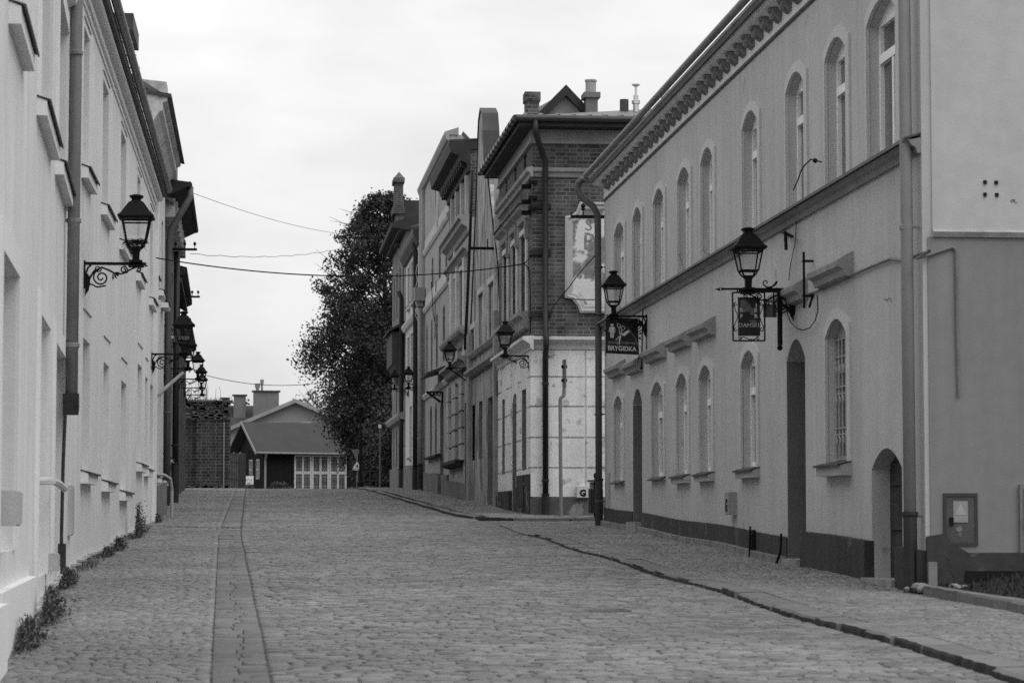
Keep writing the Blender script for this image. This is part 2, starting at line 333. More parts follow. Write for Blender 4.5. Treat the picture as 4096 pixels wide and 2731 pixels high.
def setts(name, xl, xr, y0, y1, wx, wy, off, m, full=True, gap=.005, skew=0.0, hj=.0028, slab=False):
    y = y0
    fx = lambda f, y: f(y) if callable(f) else f
    A = []
    while y < y1:
        d = wy*rng.uniform(.75, 1.3); a, b = fx(xl, y), fx(xr, y); n = max(1, int((b-a)/wx)+1)
        w = rng.uniform(.55, 1.5, n); e = a+np.r_[0, np.cumsum(w)]/w.sum()*(b-a)
        ph = skew*np.sin((e-a)*1.1+y*.2)
        if n > 3: e[1:-1] += rng.uniform(-.3, .3, n-1)*wx*.3
        A.append(np.stack([e[:-1], e[1:], y+ph[:-1], np.full(n, d)], 1)); y += d
    A = np.concatenate(A); n = len(A)
    x0, x1, yy, d = A.T; j = lambda s: rng.uniform(-s, s, n)
    g = gap; s = min(wx, wy)
    cor = [(x0+g+j(s*.1), yy+g+j(s*.13)), (x1-g+j(s*.1), yy+g+j(s*.13)), (x1-g+j(s*.1), yy+d-g+j(s*.13)), (x0+g+j(s*.1), yy+d-g+j(s*.13))]
    cx = sum(c[0] for c in cor)/4; cy = sum(c[1] for c in cor)/4
    zc = gz(cx, cy)+off+rng.normal(0, hj, n); tx, ty = j(.02), j(.02)
    levels = [(1.0, -.03), (.965, -.007), (.80, 0)] if full else [(1.0, -.03), (.85, 0)]
    if slab: s = .05; cor = [(x0+g+j(.003), yy+g+j(.012)), (x1-g+j(.003), yy+g+j(.012)), (x1-g+j(.003), yy+d-g+j(.006)), (x0+g+j(.003), yy+d-g+j(.006))]
    if slab: levels = [(1.0, -.012), (.985, -.002), (.95, 0)]
    V = np.zeros((n, 4*len(levels), 3))
    for li, (k, dz) in enumerate(levels):
        for ci, (X, Y) in enumerate(cor):
            px = cx+(X-cx)*k; py = cy+(Y-cy)*k
            V[:, li*4+ci, 0] = px; V[:, li*4+ci, 1] = py; V[:, li*4+ci, 2] = zc+dz+tx*(px-cx)+ty*(py-cy)+(gz(px, py)-gz(cx, cy))
    nv = 4*len(levels); quads = []
    for li in range(len(levels)-1):
        for c in range(4): quads.append((li*4+c, li*4+(c+1) % 4, li*4+4+(c+1) % 4, li*4+4+c))
    t = 4*(len(levels)-1); quads.append((t, t+1, t+2, t+3)); Q = np.array(quads)
    F = (np.arange(n)[:, None, None]*nv+Q[None]).reshape(-1, 4)
    me = bpy.data.meshes.new(name); me.vertices.add(n*nv); me.vertices.foreach_set('co', V.astype(np.float32).ravel())
    me.loops.add(F.size); me.loops.foreach_set('vertex_index', F.astype(np.int32).ravel())
    me.polygons.add(len(F)); me.polygons.foreach_set('loop_start', np.arange(0, F.size, 4, dtype=np.int32))
    me.update(calc_edges=True); me.materials.append(m)
    o = bpy.data.objects.new(name, me); COL.objects.link(o); return tag(o, kind='structure')
JM = mat('joint_sand', .075, .95, .3, 4, .2, .2)
sheet('joint_sand', np.arange(-3.6, 4.66, .55), np.arange(10.5, 128, .5), -.011, JM)
sheet('joint_sand', np.r_[np.arange(4.985, 6.9, .5)], np.arange(10.5, 45.6, .5), .035, JM)
sheet('joint_sand', np.r_[np.arange(4.6, 6.2, .4)], np.arange(57.5, 126, .5), .045, JM)
ROADM = sett_mat('road_setts', .10, .20); PAVEM = sett_mat('pavement_setts', .135, .215); KERBM = sett_mat('kerb_stone', .125, .17, .8)
XK = lambda y: .30-.0145*y if y < 46 else -.366-.0045*(y-46)      # left edge of the carriageway
XS = lambda y: XK(y)-.37
KR = 4.66                                                            # right kerb
setts('road', lambda y: XK(y)+.01, KR-.02, 11, 70, .158, .105, 0, ROADM, True, skew=.13)
setts('road', lambda y: XK(y)+.01, KR-.02, 70, 128, .15, .12, 0, ROADM, False, skew=.05)
setts('road', -6, 12, 128, 176, .22, .2, 0, ROADM, False)
setts('gutter_strip', XS, lambda y: XK(y)+.004, 11, 46.2, .2, .3, .0, KERBM, True, .006, hj=.002, slab=True)
setts('gutter_strip', XS, lambda y: XK(y)-.01, 50.5, 128, .4, .6, .012, KERBM, True, .004, hj=.001, slab=True)
setts('road', lambda y: -5, lambda y: XK(y), 46.3, 50.3, .15, .11, 0, ROADM, True)
setts('pavement', -2.3, lambda y: XS(y)+.002, 11, 46.2, .115, .075, .003, PAVEM, True, skew=.02)
setts('pavement', -3.6, lambda y: XS(y)-.012, 50.6, 128, .14, .1, .018, PAVEM, False, skew=.02)
# right side: raised kerb and footway up to the side street, then again along the far row
def kerb(name, pts, w, h, drop=.12, ln=.9, shade_face=True):
    mb = MB()
    for (ax, ay), (bx, by) in zip(pts, pts[1:]):
        L = math.hypot(bx-ax, by-ay); n = max(1, round(L/ln)); ux, uy = (bx-ax)/L, (by-ay)/L; px, py = uy, -ux
        for i in range(n):
            a = i*L/n+.008; b = (i+1)*L/n-.008; o = [rng.uniform(-.02, .02) for _ in range(4)]; hh = h+rng.uniform(-.004, .004)
            mid = (a+b)/2; k = rng.uniform(-.012, .012)
            P = lambda s, q, z: (ax+ux*s+px*q, ay+uy*s+py*q, g1(ax+ux*s+px*q, ay+uy*s+py*q)+z)
            prof = [(0+o[0], -drop), (.012+o[0], hh-.02), (.035+o[1], hh), (w, hh+.003), (w, -drop)]
            secs = [(a*(1-u)+b*u, rng.uniform(-.022, .022)) for u in (0, .14, .3, .44, .6, .74, .88, 1)]; m0 = len(mb.v); np_ = len(prof)
            for s, dq in secs:
                for q, z in prof: mb.v.append(P(s, q+(dq if q < w else 0), z))
            for r in range(len(secs)-1):
                for c in range(np_): mb.f.append((m0+r*np_+c, m0+r*np_+(c+1) % np_, m0+(r+1)*np_+(c+1) % np_, m0+(r+1)*np_+c))
            mb.f.append(tuple(m0+c for c in range(np_))[::-1]); mb.f.append(tuple(m0+(len(secs)-1)*np_+c for c in range(np_)))
    o = tag(mb.build(name, KERBM), kind='structure'); o.data.materials.append(mat('kerb_face_shade', .045, .95, .4, 6, .2, .4, 20))
    for p in o.data.polygons:                             # shade on the worn face towards the road, painted in as a darker colour
        if shade_face and abs(p.normal.z) < .5 and abs(p.normal.x) > .5*abs(p.normal.y): p.material_index = 1
    return o
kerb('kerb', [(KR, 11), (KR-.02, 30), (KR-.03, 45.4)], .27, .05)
setts('pavement', KR+.305, 6.72, 11, 45.5, .125, .085, .047, PAVEM, True, skew=.03)
setts('pavement', KR-.02, 6.9, 45.6, 51.2, .15, .1, .03, PAVEM, True)
setts('road', 6.9, 20, 45.6, 51.2, .16, .12, 0, ROADM, False)
setts('road', KR-.02, 24, 51.2, 55.7, .16, .12, 0, ROADM, False)
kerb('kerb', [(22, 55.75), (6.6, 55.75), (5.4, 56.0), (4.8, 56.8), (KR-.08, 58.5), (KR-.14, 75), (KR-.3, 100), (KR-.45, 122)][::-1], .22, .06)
setts('pavement', lambda y: float(np.interp(y, [58.5, 75, 100, 122], [KR-.08, KR-.14, KR-.3, KR-.45]))+.21, 6.2, 58.6, 126, .16, .12, .058, PAVEM, False)
setts('pavement', lambda y: 5.5 if y < 56.6 else 4.9, 22, 56.05, 58.6, .15, .11, .058, PAVEM, False)
# grass at the right edge, behind a low kerb
kerb('kerb', [(6.5, 11), (6.46, 21), (6.42, 25.1)], .16, .14, shade_face=False, ln=.6)
sheet('lawn', np.linspace(6.62, 16, 20), np.linspace(8, 25.7, 30), 0, mat('lawn_soil', .014, .95, .3, 3, .3, .4), 'structure', lambda X, Y: gz(X, Y)+.1+.16*np.clip(X-6.6, 0, 3)+.02*np.sin(X*5)*np.sin(Y*4))
def blades(name, n, fx, h, m, w=.012, lean=.5):
    mb = MB()
    for _ in range(n):
        x, y, z = fx(); a = random.uniform(0, 2*PI); hh = h*random.uniform(.5, 1.2); dx, dy = math.cos(a), math.sin(a); l = random.uniform(0, lean)*hh
        px, py = -dy*w, dx*w
        mb.add([(x-px, y-py, z), (x+px, y+py, z), (x+dx*l*.4+px*.6, y+dy*l*.4+py*.6, z+hh*.6), (x+dx*l*.4-px*.6, y+dy*l*.4-py*.6, z+hh*.6), (x+dx*l, y+dy*l, z+hh)], [(0, 1, 2, 3), (3, 2, 4)])
    return mb
GRASSM = mat('grass_blade', .022, .7, .3, 2, .2, 0); WEEDM = mat('weed_leaf', .10, .7, .35, 9, .2, 0)
def lawnpt():
    x = random.uniform(6.62, 11.5); y = random.uniform(15, 25.6); return x, y, g1(x, y)+.1+.16*min(max(x-6.6, 0), 3)
tag(blades('grass', 16000, lawnpt, .045, GRASSM, .008, .9).build('grass', GRASSM), 'short dark grass behind the low kerb at the right edge', None, None, 'stuff')
def manhole(px, py, r, label):
    d = ray(px, py); t = -1.4/(d.z-.0235); x, y = d.x*t, t; mb = MB(); z = g1(x, y)
    mb.lathe((x, y, z), [(r, -.05), (r, -.002), (r-.03, .001), (r-.03, -.003), (.02, -.003)], 28)
    for k in range(-4, 5): 
        hw = math.sqrt(max(0, (r-.06)**2-(k*.06)**2)); mb.box(x-hw, x+hw, y+k*.06-.012, y+k*.06+.012, z-.004, z+.0)
    solo('manhole_cover', mb, mat('cast_iron', .09, .6, .2, 5), label, 'manhole cover')
manhole(2385, 2440, .32, 'round iron manhole cover in the setts of the near carriageway')
manhole(2030, 2139, .3, 'round iron manhole cover further up the road by the start of the raised kerb')
# ================================================================== RIGHT: the grey two-storey house
RB = Fac((6.58, 25.55), (6.72, 51.0), True)
RBW = mat('grey_render', .455, .9, .09, .45, .03, .1, 45, streak=.10, patch=(.33, .70, 1.3)); RBT = mat('grey_trim', .50, .9, .05, 1, .04, .1, 50)
RBP = mat('dark_plinth_paint', .045, .8, .25, .8, .12, .25, 18, streak=.3, patch=(.085, .62, 1.6))
ops = []
for (xl, xr), kw in zip([M3(175, 0)[:1]+M3(237, 0)[:1], M3(292, 0)[:1]+M3(347, 0)[:1], M3(422, 0)[:1]+M3(488, 0)[:1], M3(575, 0)[:1]+M3(650, 0)[:1], M3(722, 0)[:1]+M3(798, 0)[:1], M3(985, 0)[:1]+M3(1080, 0)[:1], M5(92, 0)[:1]+M5(206, 0)[:1], M5(340, 0)[:1]+M5(472, 0)[:1], M5(605, 0)[:1]+M5(790, 0)[:1]], [{}]*9):
    ops.append(OP(RB.S((xl, 700)), RB.S((xr, 700)), 3.86, 5.52, .2, kw=dict(surround=(.13, .04, RBT))))
SILLM = mat('plaster_sill', .36, .9, .12, 2, .1, .15)
for (a, b, z0, z1, sl) in ((172, 228, .66, 2.27, 0), (408, 483, .66, 2.27, 0), (565, 637, .66, 2.27, 2), (710, 788, .66, 2.27, 2), (975, 1070, .66, 2.26, 1)):
    ops.append(OP(RB.S(M4(a, 500)), RB.S(M4(b, 500)), z0, z1, .2, kw=dict(surround=(.13, .035, RBT), sill=(.1, .14, SILLM) if sl else (.05, .05, SILLM))))
gr_op = OP(RB.S(M7(338, 900)), RB.S(M7(470, 900)), .62, 2.27, .2, kw=dict(surround=(.12, .035, RBT), sill=(.13, .16, SILLM), frame=OLDFRAME)); ops.append(gr_op)
ops.append(OP(RB.S(M4(285, 600)), RB.S(M4(342, 600)), -.36, 2.28, .26, 'door', dp=.5))
ops.append(OP(RB.S(M4(1252, 600)), RB.S(M4(1368, 600)), -.66, 2.2, .26, 'door', dp=.55))
ops.append(OP(RB.S(M7(613, 1600)), RB.S(M7(803, 1600)), -.72, .72, .22, 'door', dp=.2, m=mat('old_cellar_door', .035, .85, .4, 3, .2)))
WR = dict(mullion=True, transom=.66)
rb = house('town_house', 'grey rendered two-storey house with arched windows and a scalloped eaves frieze on the right', 'house', RB, 0, RB.len, -1.6, 6.72, 9, RBW, ops, .15, (2.8, .3), WR)
mb = MB(); S0, S1 = 0, RB.len                           # eaves: fascia, gutter
RB.prof(mb, [(0, 6.5), (.2, 6.52), (.24, 6.56), (.24, 6.62), (.3, 6.66), (.3, 6.7), (0, 6.72)], S0-.02, S1+.02); mb.build('eaves_cornice', mat('pale_cornice_paint', .7, .9, .08, 2), rb)
mb = MB(); pr = [(.3+.055-.06*math.cos(PI*k/8), 6.75-.06*math.sin(PI*k/8)) for k in range(9)]
RB.prof(mb, pr+[(p[0]*.92+.03, p[1]+.012) for p in pr[::-1]], S0-.05, S1+.06)
mb.build('gutter', mat('zinc', .2, .45, .2, 2, .1, .05, metal=.2), rb)
mb = MB(); RB.prof(mb, [(0, 6.26), (.012, 6.26), (.012, 6.5), (0, 6.5)], 0, S1); mb.build('frieze', mat('pale_cornice_paint', .7), rb)
mb = MB(); RB.prof(mb, [(0, 6.205), (.03, 6.205), (.04, 6.23), (.02, 6.25), (0, 6.255)], 0, S1); mb.build('frieze_moulding', mat('frieze_line', .12, .9, .2, 3), rb)
mb = MB()                                                 # one corbel, repeated along the eaves
cp = [(0, 6.345), (.05, 6.35), (.08, 6.385), (.1, 6.39), (.13, 6.41), (.13, 6.47), (.16, 6.48), (.16, 6.53), (0, 6.53)]
RB.prof(mb, cp, 0, .2); q = RB.pt(.1, .1, 6.39); mb.lathe((q.x, q.y, q.z-.04), [(.015, 0), (.05, .02), (.06, .05), (.045, .08), (.01, .1)], 8)
for s in (-.03, .19): RB.prof(mb, [(0, 6.33), (.05, 6.35), (.1, 6.4), (.14, 6.47), (.14, 6.5), (0, 6.5)], s, s+.04)
c0 = mb.build('corbel', mat('corbel_plaster', .21, .9, .2, 4, .1), rb)
n = int((S1-.3)/.64)
for k in range(n):
    o = c0 if k == 0 else c0.copy()
    if k: COL.objects.link(o)
    o.location = RB.t*(.1+k*.64)
mb = MB(); RB.prof(mb, [(0, 3.64), (.04, 3.64), (.06, 3.70), (.1, 3.72), (.13, 3.77), (0, 3.8)], 0, S1); mb.build('string_course', mat('string_plaster', .22, .9, .12, 2), rb)
mb = MB(); RB.prof(mb, [(-.01, 3.855), (.17, 3.80), (.18, 3.76), (.165, 3.76), (.16, 3.785), (-.01, 3.83)], 0.02, S1+.02); mb.build('flashing', METAL, rb)
def plinth(mb, F, s0, s1, d, h, gaps=(), low=-1.9, hf=None):
    xs = np.linspace(s0, s1, max(2, int((s1-s0)/1.0)+1))
    edges = sorted(set([round(x, 4) for x in xs]+[round(g, 4) for q in gaps for g in q if s0 < g < s1]))
    for a, b in zip(edges, edges[1:]):
        if any(q[0] <= (a+b)/2 <= q[1] for q in gaps): continue
        za, zb = F.ground(a)+h, F.ground(b)+h
        mb.box8([F.pt(a, -.02, low), F.pt(b, -.02, low), F.pt(b, d, low), F.pt(a, d, low), F.pt(a, -.02, za), F.pt(b, -.02, zb), F.pt(b, d, zb), F.pt(a, d, za)])
D1 = (ops[-3]['s0'], ops[-3]['s1']); D2 = (ops[-2]['s0'], ops[-2]['s1']); D3 = (ops[-1]['s0'], ops[-1]['s1'])
mb = MB(); plinth(mb, RB, D2[1]-.05, S1, .02, .38, [D1, D2]); mb.build('plinth', RBP, rb)
mb = MB(); plinth(mb, RB, 0, D2[0]-.05, .09, .47, [D3]); mb.build('plinth', RBP, rb)
mb = MB(); plinth(mb, RB, 0, S1, .11, .11+.02, [D2, D3, (0, D2[0])]); mb.build('footing_stones', mat('footing', .2, .9, .35, 5, .2, .4, 20), rb)
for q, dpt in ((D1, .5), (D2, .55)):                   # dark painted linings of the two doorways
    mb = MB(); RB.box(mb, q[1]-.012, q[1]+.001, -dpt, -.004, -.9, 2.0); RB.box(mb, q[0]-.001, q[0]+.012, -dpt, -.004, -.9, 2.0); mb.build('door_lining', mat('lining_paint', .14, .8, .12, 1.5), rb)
for q, h in ((D1, .2), (D2, .12), (D3, .1)):
    mb = MB(); g = RB.ground(sum(q)/2); RB.box(mb, q[0]-.02, q[1]+.02, -.4, .13, g-.2, g+h); mb.build('door_step', mat('step_stone', .28, .85, .2, 4), rb)
for (a, b, ya, yb) in ((M3(165, 0), 0, 0, 0),): pass
HOOD = mat('hood_plaster', .27, .9, .18, 3, .1)
def hood(s0, s1, z):
    mb = MB(); RB.prof(mb, [(0, z), (.1, z+.02), (.12, z+.09), (.18, z+.12), (.19, z+.18), (.1, z+.24), (0, z+.29)], s0, s1); mb.build('hood_moulding', HOOD, rb)
HO = lambda a, b, z: hood(RB.S(b, .2), RB.S(a, .2), z)
def win_s(i): return ops[i]['s0'], ops[i]['s1']
for i, z in ((9, 2.62), (10, 2.62), (11, 2.64), (12, 2.66), (14, 2.68)):
    a, b = win_s(i); hood(a-.28, b+.28, z)
hood(D1[0]-.2, D1[1]+.25, 2.55); hood(D2[0]-.2, D2[1]+.3, 2.62)
# iron grille over the nearest ground-floor window
mb = MB(); a, b = gr_op['s0']+.03, gr_op['s1']-.03
for k in range(7):
    s = a+(b-a)*k/6; RB.tube(mb, [(s, -.09, .66), (s, -.09, 2.05)], .011, 5)
for zz in (.66, .95, 1.02, 1.42, 1.5, 1.85, 2.05): RB.box(mb, a, b, -.1, -.08, zz-.008, zz+.008)
for z0 in (.98, 1.45, 1.8):
    for k in range(6):
        s = a+(b-a)*k/6; w = (b-a)/6; RB.tube(mb, [(s, -.085, z0), (s+w/2, -.085, z0-.14), (s+w, -.085, z0)], .009, 4)
mb.build('window_grille', mat('grille_paint', .33, .6, .1, 4), rb)
# gable end towards the viewer
EN = Fac((6.58, 25.55), (16.5, 25.55), False)
ENW = mat('grey_end_render', .225, .9, .06, .5, .05, .1, 50, streak=.10)
ENU = mat('pale_end_render', .47, .9, .05, .4, .05, .1, 45, streak=.05)
mb = MB(); EN.box(mb, .05, 9.0, 0, .012, -1.6, 2.79); mb.build('end_wall_lower', ENW, rb)
mb = MB(); EN.box(mb, .1, 9.9, .0, .018, 2.86, 6.7); mb.build('end_wall_upper', ENU, rb)
mb = MB(); EN.prof(mb, [(0, 2.79), (.04, 2.79), (.07, 2.84), (0, 2.875)], .1, 9.9); mb.build('ledge', mat('ledge_plaster', .35, .9, .2, 6, .1), rb)
mb = MB()
pl = [(.0, -1.6), (.0, -.20), (.19, -.17), (.25, -.27), (.42, -.36), (.85, -.36), (9.9, -.39), (9.9, -1.6)]
EN.plate(mb, pl, .012, .06); mb.build('plinth', RBP, rb)
mb = MB(); cx = EN.S(N2(760, 500), .02)
x0, x1, zt, zb = EN.S(N2(709, 400)), EN.S(N2(1066, 400)), EN.hit(N2(880, 187))[1], EN.hit(N2(880, 735))[1]
def crack(F, d, conv, pts, root):
    mb_ = MB(); P_ = path(F, d, conv, pts); q_ = [P_[0]]
    for a_, b_ in zip(P_, P_[1:]):
        for t_ in (.33, .66, 1): q_.append(a_.lerp(b_, t_)+F.t*random.uniform(-.03, .03)+Vector((0, 0, random.uniform(-.02, .02))))
    mb_.tube(q_, [.004]*(len(q_)-1)+[.001], 3); mb_.build('crack', mat('crack_dark', .06, .9), root)
def path(F, d, conv, pts): return [F.pt(F.S(conv(u, v), d), d, F.hit(conv(u, v), d)[1]) for u, v in pts]
crack(RB, .002, M3, ((575, 955), (585, 1000), (600, 1045), (605, 1090)), rb); crack(RB, .002, M3, ((725, 940), (740, 965), (765, 970), (772, 1000)), rb)
crack(RB, .002, M7, ((690, 470), (720, 465), (745, 468)), rb); crack(RB, .002, M4, ((905, 1040), (915, 1090), (905, 1120)), rb)
crack(RB, .002, M5, ((320, 1060), (318, 1110), (325, 1140)), rb); crack(EN, .02, M5, ((1485, 1268), (1510, 1258), (1530, 1270)), rb); crack(EN, .062, N2, ((770, 830), (765, 900), (785, 960), (800, 1030), (840, 1075)), rb)
cab = thing('electric_cabinet', EN.pt((x0+x1)/2, .02, zb), 'dark metal electric cabinet with a pale warning notice in the grey end wall', 'electric cabinet')
CABM = mat('cabinet_paint', .075, .6, .2, 3, .15)
mb = MB(); f = lambda a, b, c, d, p: EN.box(mb, a, b, .0, p, c, d)
f(x0, x0+.03, zb, zt, .03); f(x1-.03, x1, zb, zt, .03); f(x0+.03, x1-.03, zt-.035, zt, .03); f(x0+.03, x1-.03, zb, zb+.03, .03); mb.build('frame', mat('cabinet_frame', .045, .7), cab)
mb = MB(); EN.box(mb, x0+.03, x1-.03, .012, .024, zb+.03, zt-.035); dr = mb.build('door', CABM, cab)
mb = MB(); EN.box(mb, x0+.06, x0+.1, .024, .04, (zb+zt)/2-.06, (zb+zt)/2+.02); mb.build('handle', IRON, dr)
mb = MB(); n0, n1 = EN.hit(N2(810, 270)), EN.hit(N2(965, 492)); EN.box(mb, n0[0], n1[0], .024, .03, n1[1], n0[1]); no = mb.build('notice', mat('notice_paper', .27, .8, .12, 8), cab)
no['label'] = 'weathered pale warning notice with a triangle'
mb = MB(); cxm = (n0[0]+n1[0])/2; EN.plate(mb, [(cxm-.058, n1[1]+.075), (cxm+.058, n1[1]+.075), (cxm, n0[1]-.02)], .03, .033); mb.build('triangle_mark', mat('notice_mark', .36, .8, .1, 8), no)
mb = MB(); q = EN.pt(*[EN.S(N2(872, 580)), .024, EN.hit(N2(872, 590))[1]])
for dx, dz, r in ((0, .03, .034), (0.01, -.03, .022)): mb.prism([q+Vector((dx+r*math.cos(a), 0, dz+r*math.sin(a))) for a in np.linspace(0, 2*PI, 13)[:-1]], (0, -.004, 0))
mb.build('sticker', mat('sticker_grey', .16, .7, .5, 14), cab)
# four drill holes, small conduit, downpipe at the near corner
mb = MB()
for (u, v) in ((1320, 1145), (1390, 1147), (1320, 1222), (1394, 1224)):
    s, z = EN.hit(M5(u, v)); p = EN.pt(s, .018, z); mb.lathe((p.x, p.y-.003, p.z), [(.018, -.018), (.02, .018)], 8)
mb.build('anchor_hole', mat('hole_black', .01, .9), rb)
def drop_pipe(label, F, path, r, m, name='downpipe', cuffs=(), base=None, group=None):
    p = F.pt(path[-1][0], path[-1][1], path[-1][2]); o = thing(name, p, label, 'downpipe', group)
    mb = MB(); F.tube(mb, path, r, 10); mb.build('pipe', m, o, True)
    for (s, d, z) in cuffs:
        c = MB(); q = F.pt(s, d, z); c.lathe((q.x, q.y, q.z), [(r*1.02, -.03), (r*1.18, -.02), (r*1.18, .02), (r*1.02, .03)], 10); F.box(c, s-.01, s+.01, d-r-.08, d, z-.012, z+.012); c.build('clamp', m, o)
    if base:
        c = MB(); q = F.pt(path[-1][0], path[-1][1], path[-1][2]); c.lathe((q.x, q.y, q.z), [(r*1.15, 0), (r*1.15, base), (r*1.35, base+.02), (r*1.35, base+.05)], 10); c.build('standpipe', mat('cast_pipe', .03, .6, .3, 3), o)
    return o
PIPEG = mat('grey_pipe', .24, .5, .12, 2, .05, .05, streak=.15)
g = RB.ground(.2)
drop_pipe('tall light grey downpipe at the near corner of the grey house', RB, [(.14, .16, 6.6), (.14, .13, 6.3), (.12, .13, 3), (.10, .13, g+.02)], .062, PIPEG, cuffs=[(.13, .13, 2.9), (.12, .13, .0), (.11, .13, 5.5)], base=.78)
e = S1-.02; g = RB.ground(e)
ps = [(S1+.02, .42, 6.66), (S1+.08, .5, 6.58), (S1+.1, .52, 6.45), (S1+.05, .42, 6.28), (e-.03, .22, 6.1), (e-.05, .14, 5.92), (e-.05, .13, 3), (e-.05, .13, g)]
drop_pipe('dark grey swan-necked downpipe at the far corner of the grey house', RB, ps, .068, mat('dark_grey_pipe', .075, .5, .15, 2), cuffs=[(e-.05, .13, 2.0), (e-.05, .13, 4.9), (e-.05, .13, .3)], base=.9)
# conduit running over the facade and round the corner
pts = [RB.pt(*(RB.S(p, .03), .03, RB.hit(p, .03)[1])) for p in (M7(140, 462), M7(270, 415), M7(390, 358), M7(600, 265), M7(730, 212), M7(800, 222))]
pts += [EN.pt(.02, .2, pts[-1].z+.0), EN.pt(*(EN.S(M7(890, 212)), .045, EN.hit(M7(890, 212))[1]))]
pts += [EN.pt(EN.S(M7(u, v)), .03, EN.hit(M7(u, v))[1]) for u, v in ((1000, 180), (1110, 142), (1130, 150), (1138, 180), (1142, 600), (1155, 1075))]
mb = MB(); mb.tube(pts, .016, 6); solo('cable_conduit', mb, mat('wall_conduit', .16, .7, .15, 4), 'grey cable conduit climbing the grey facade and turning round its near corner', 'conduit')
# small wall boxes
def wall_box(F, s0, s1, z0, z1, d, m, name, label, cat, letter=None, base_d=0):
    o = thing(name, F.pt((s0+s1)/2, base_d, z0), label, cat); mb = MB(); F.box(mb, s0, s1, base_d, d-.015, z0, z1); mb.build('case', m, o)
    mb = MB(); F.box(mb, s0+.012, s1-.012, d-.015, d, z0+.012, z1-.012); dd = mb.build('lid', m, o)
    if letter:
        mb = MB(); put_text(mb, letter, (z1-z0)*.75, F.pt((s0+s1)/2, d+.002, z0+(z1-z0)*.16), -F.t if F is RB else F.t, (0, 0, 1), .012); mb.build('letter', IRON, dd)
    return o
BOXM = mat('pale_box', .42, .6, .08, 4)
s = RB.S(M4(880, 960), .1); wall_box(RB, s-.17, s+.17, .02, .34, .12, mat('grey_box', .3, .6, .08, 4), 'gas_box', 'small grey gas box marked G on the facade between two ground-floor windows', 'gas box', 'G')
s0 = RB.S(M2(925, 1100)); wall_box(RB, s0-.4, s0-.1, .15, .85, .03, mat('panel_grey', .34, .7), 'meter_flap', 'narrow grey meter flap low on the far end of the grey facade', 'meter flap')
# iron leftovers on the facade
def iron_bits(label, F, segs, r=.012, name='cable_bracket'):
    mb = MB()
    for q in segs: F.tube(mb, q, r, 5)
    return solo(name, mb, IRON, label, 'bracket')
s, z = RB.hit(M3(1265, 830), .15); iron_bits('rusty iron cable bracket just below the string course of the grey house', RB, [[(s+1.1, .02, z+.12), (s, .2, z)], [(s+.3, .05, z-.02), (s, .2, z-.01)], [(s, .2, z), (s, .19, z-.22)]], .022)
s, z = RB.hit(M7(218, 340), .06); iron_bits('upright iron cable rod below the second large hood moulding', RB, [[(s, .12, z+.33), (s, .12, z-.35)], [(s, .0, z+.22), (s, .14, z+.22)], [(s, .0, z-.2), (s, .14, z-.2)], [(s-.25, .06, z-.2), (s-.2, .1, z-.36)]], .016)
def path(F, d, conv, pts): return [F.pt(F.S(conv(u, v), d), d, F.hit(conv(u, v), d)[1]) for u, v in pts]
mb = MB(); mb.tube(path(RB, .12, M5, ((298, 1018), (262, 1008), (232, 1000), (195, 1035), (168, 1075), (150, 1130), (122, 1193))), .009, 5); q = path(RB, .12, M5, ((258, 1008),))[0]; mb.lathe((q.x, q.y, q.z-.03), [(.01, 0), (.03, .02), (.03, .04), (.01, .06)], 8); solo('wire_stub', mb, IRON, 'curled wire stub with insulator between the upper windows of the grey house', 'wire')
mb = MB(); mb.tube(path(RB, .05, M7, ((78, 500), (85, 560), (105, 610), (140, 645), (180, 660), (225, 645), (258, 600), (275, 540), (272, 440))), .007, 4); solo('wire_loop', mb, IRON, 'thin slack wire loop hanging over the arched doorway of the grey house', 'wire')
mb = MB(); mb.tube(path(RB, .03, M6, ((866, 170), (850, 400), (815, 560), (795, 720))), .005, 4); solo('wire', mb, IRON, 'thin wire dropping from the string course over the hood mouldings', 'wire')
# foot scraper and leaning iron bars at the foot of the facade
s = RB.S(M4(1005, 1300), .1); g = RB.ground(s); mb = MB(); RB.box(mb, s-.16, s+.16, .02, .05, g+.05, g+.4)
for k in range(6): RB.box(mb, s-.15, s+.15, .05, .07, g+.07+k*.05, g+.085+k*.05)
RB.tube(mb, [(s-.2, .1, g+.45), (s-.22, .12, g)], .014); solo('cellar_grate', mb, IRON, 'black iron cellar grate with slats in the plinth of the grey house', 'grate')
s = RB.S(M4(1225, 1350), .1); g = RB.ground(s); mb = MB(); RB.tube(mb, [(s+.1, .1, g+.42), (s, .13, g+.2), (s, .2, g+.0)], .018); solo('boot_scraper', mb, IRON, 'bent iron bar leaning at the plinth beside the tall arched doorway', 'iron bar')
mb = MB(); s0 = EN.S((4074, 2000)); z0, z1 = EN.hit((4080, 2215))[1], EN.hit((4080, 1937))[1]; EN.box(mb, s0, s0+.75, .012, .05, z0, z1); EN.box(mb, s0+.04, s0+.71, .05, .06, z0+.04, z1-.04)
q = mb.build('wall_hatch', mat('hatch_grey', .18, .7, .1, 3), rb); mb = MB(); EN.box(mb, s0+.05, s0+.08, .06, .09, (z0+z1)/2-.1, (z0+z1)/2+.02); mb.build('handle', IRON, q)
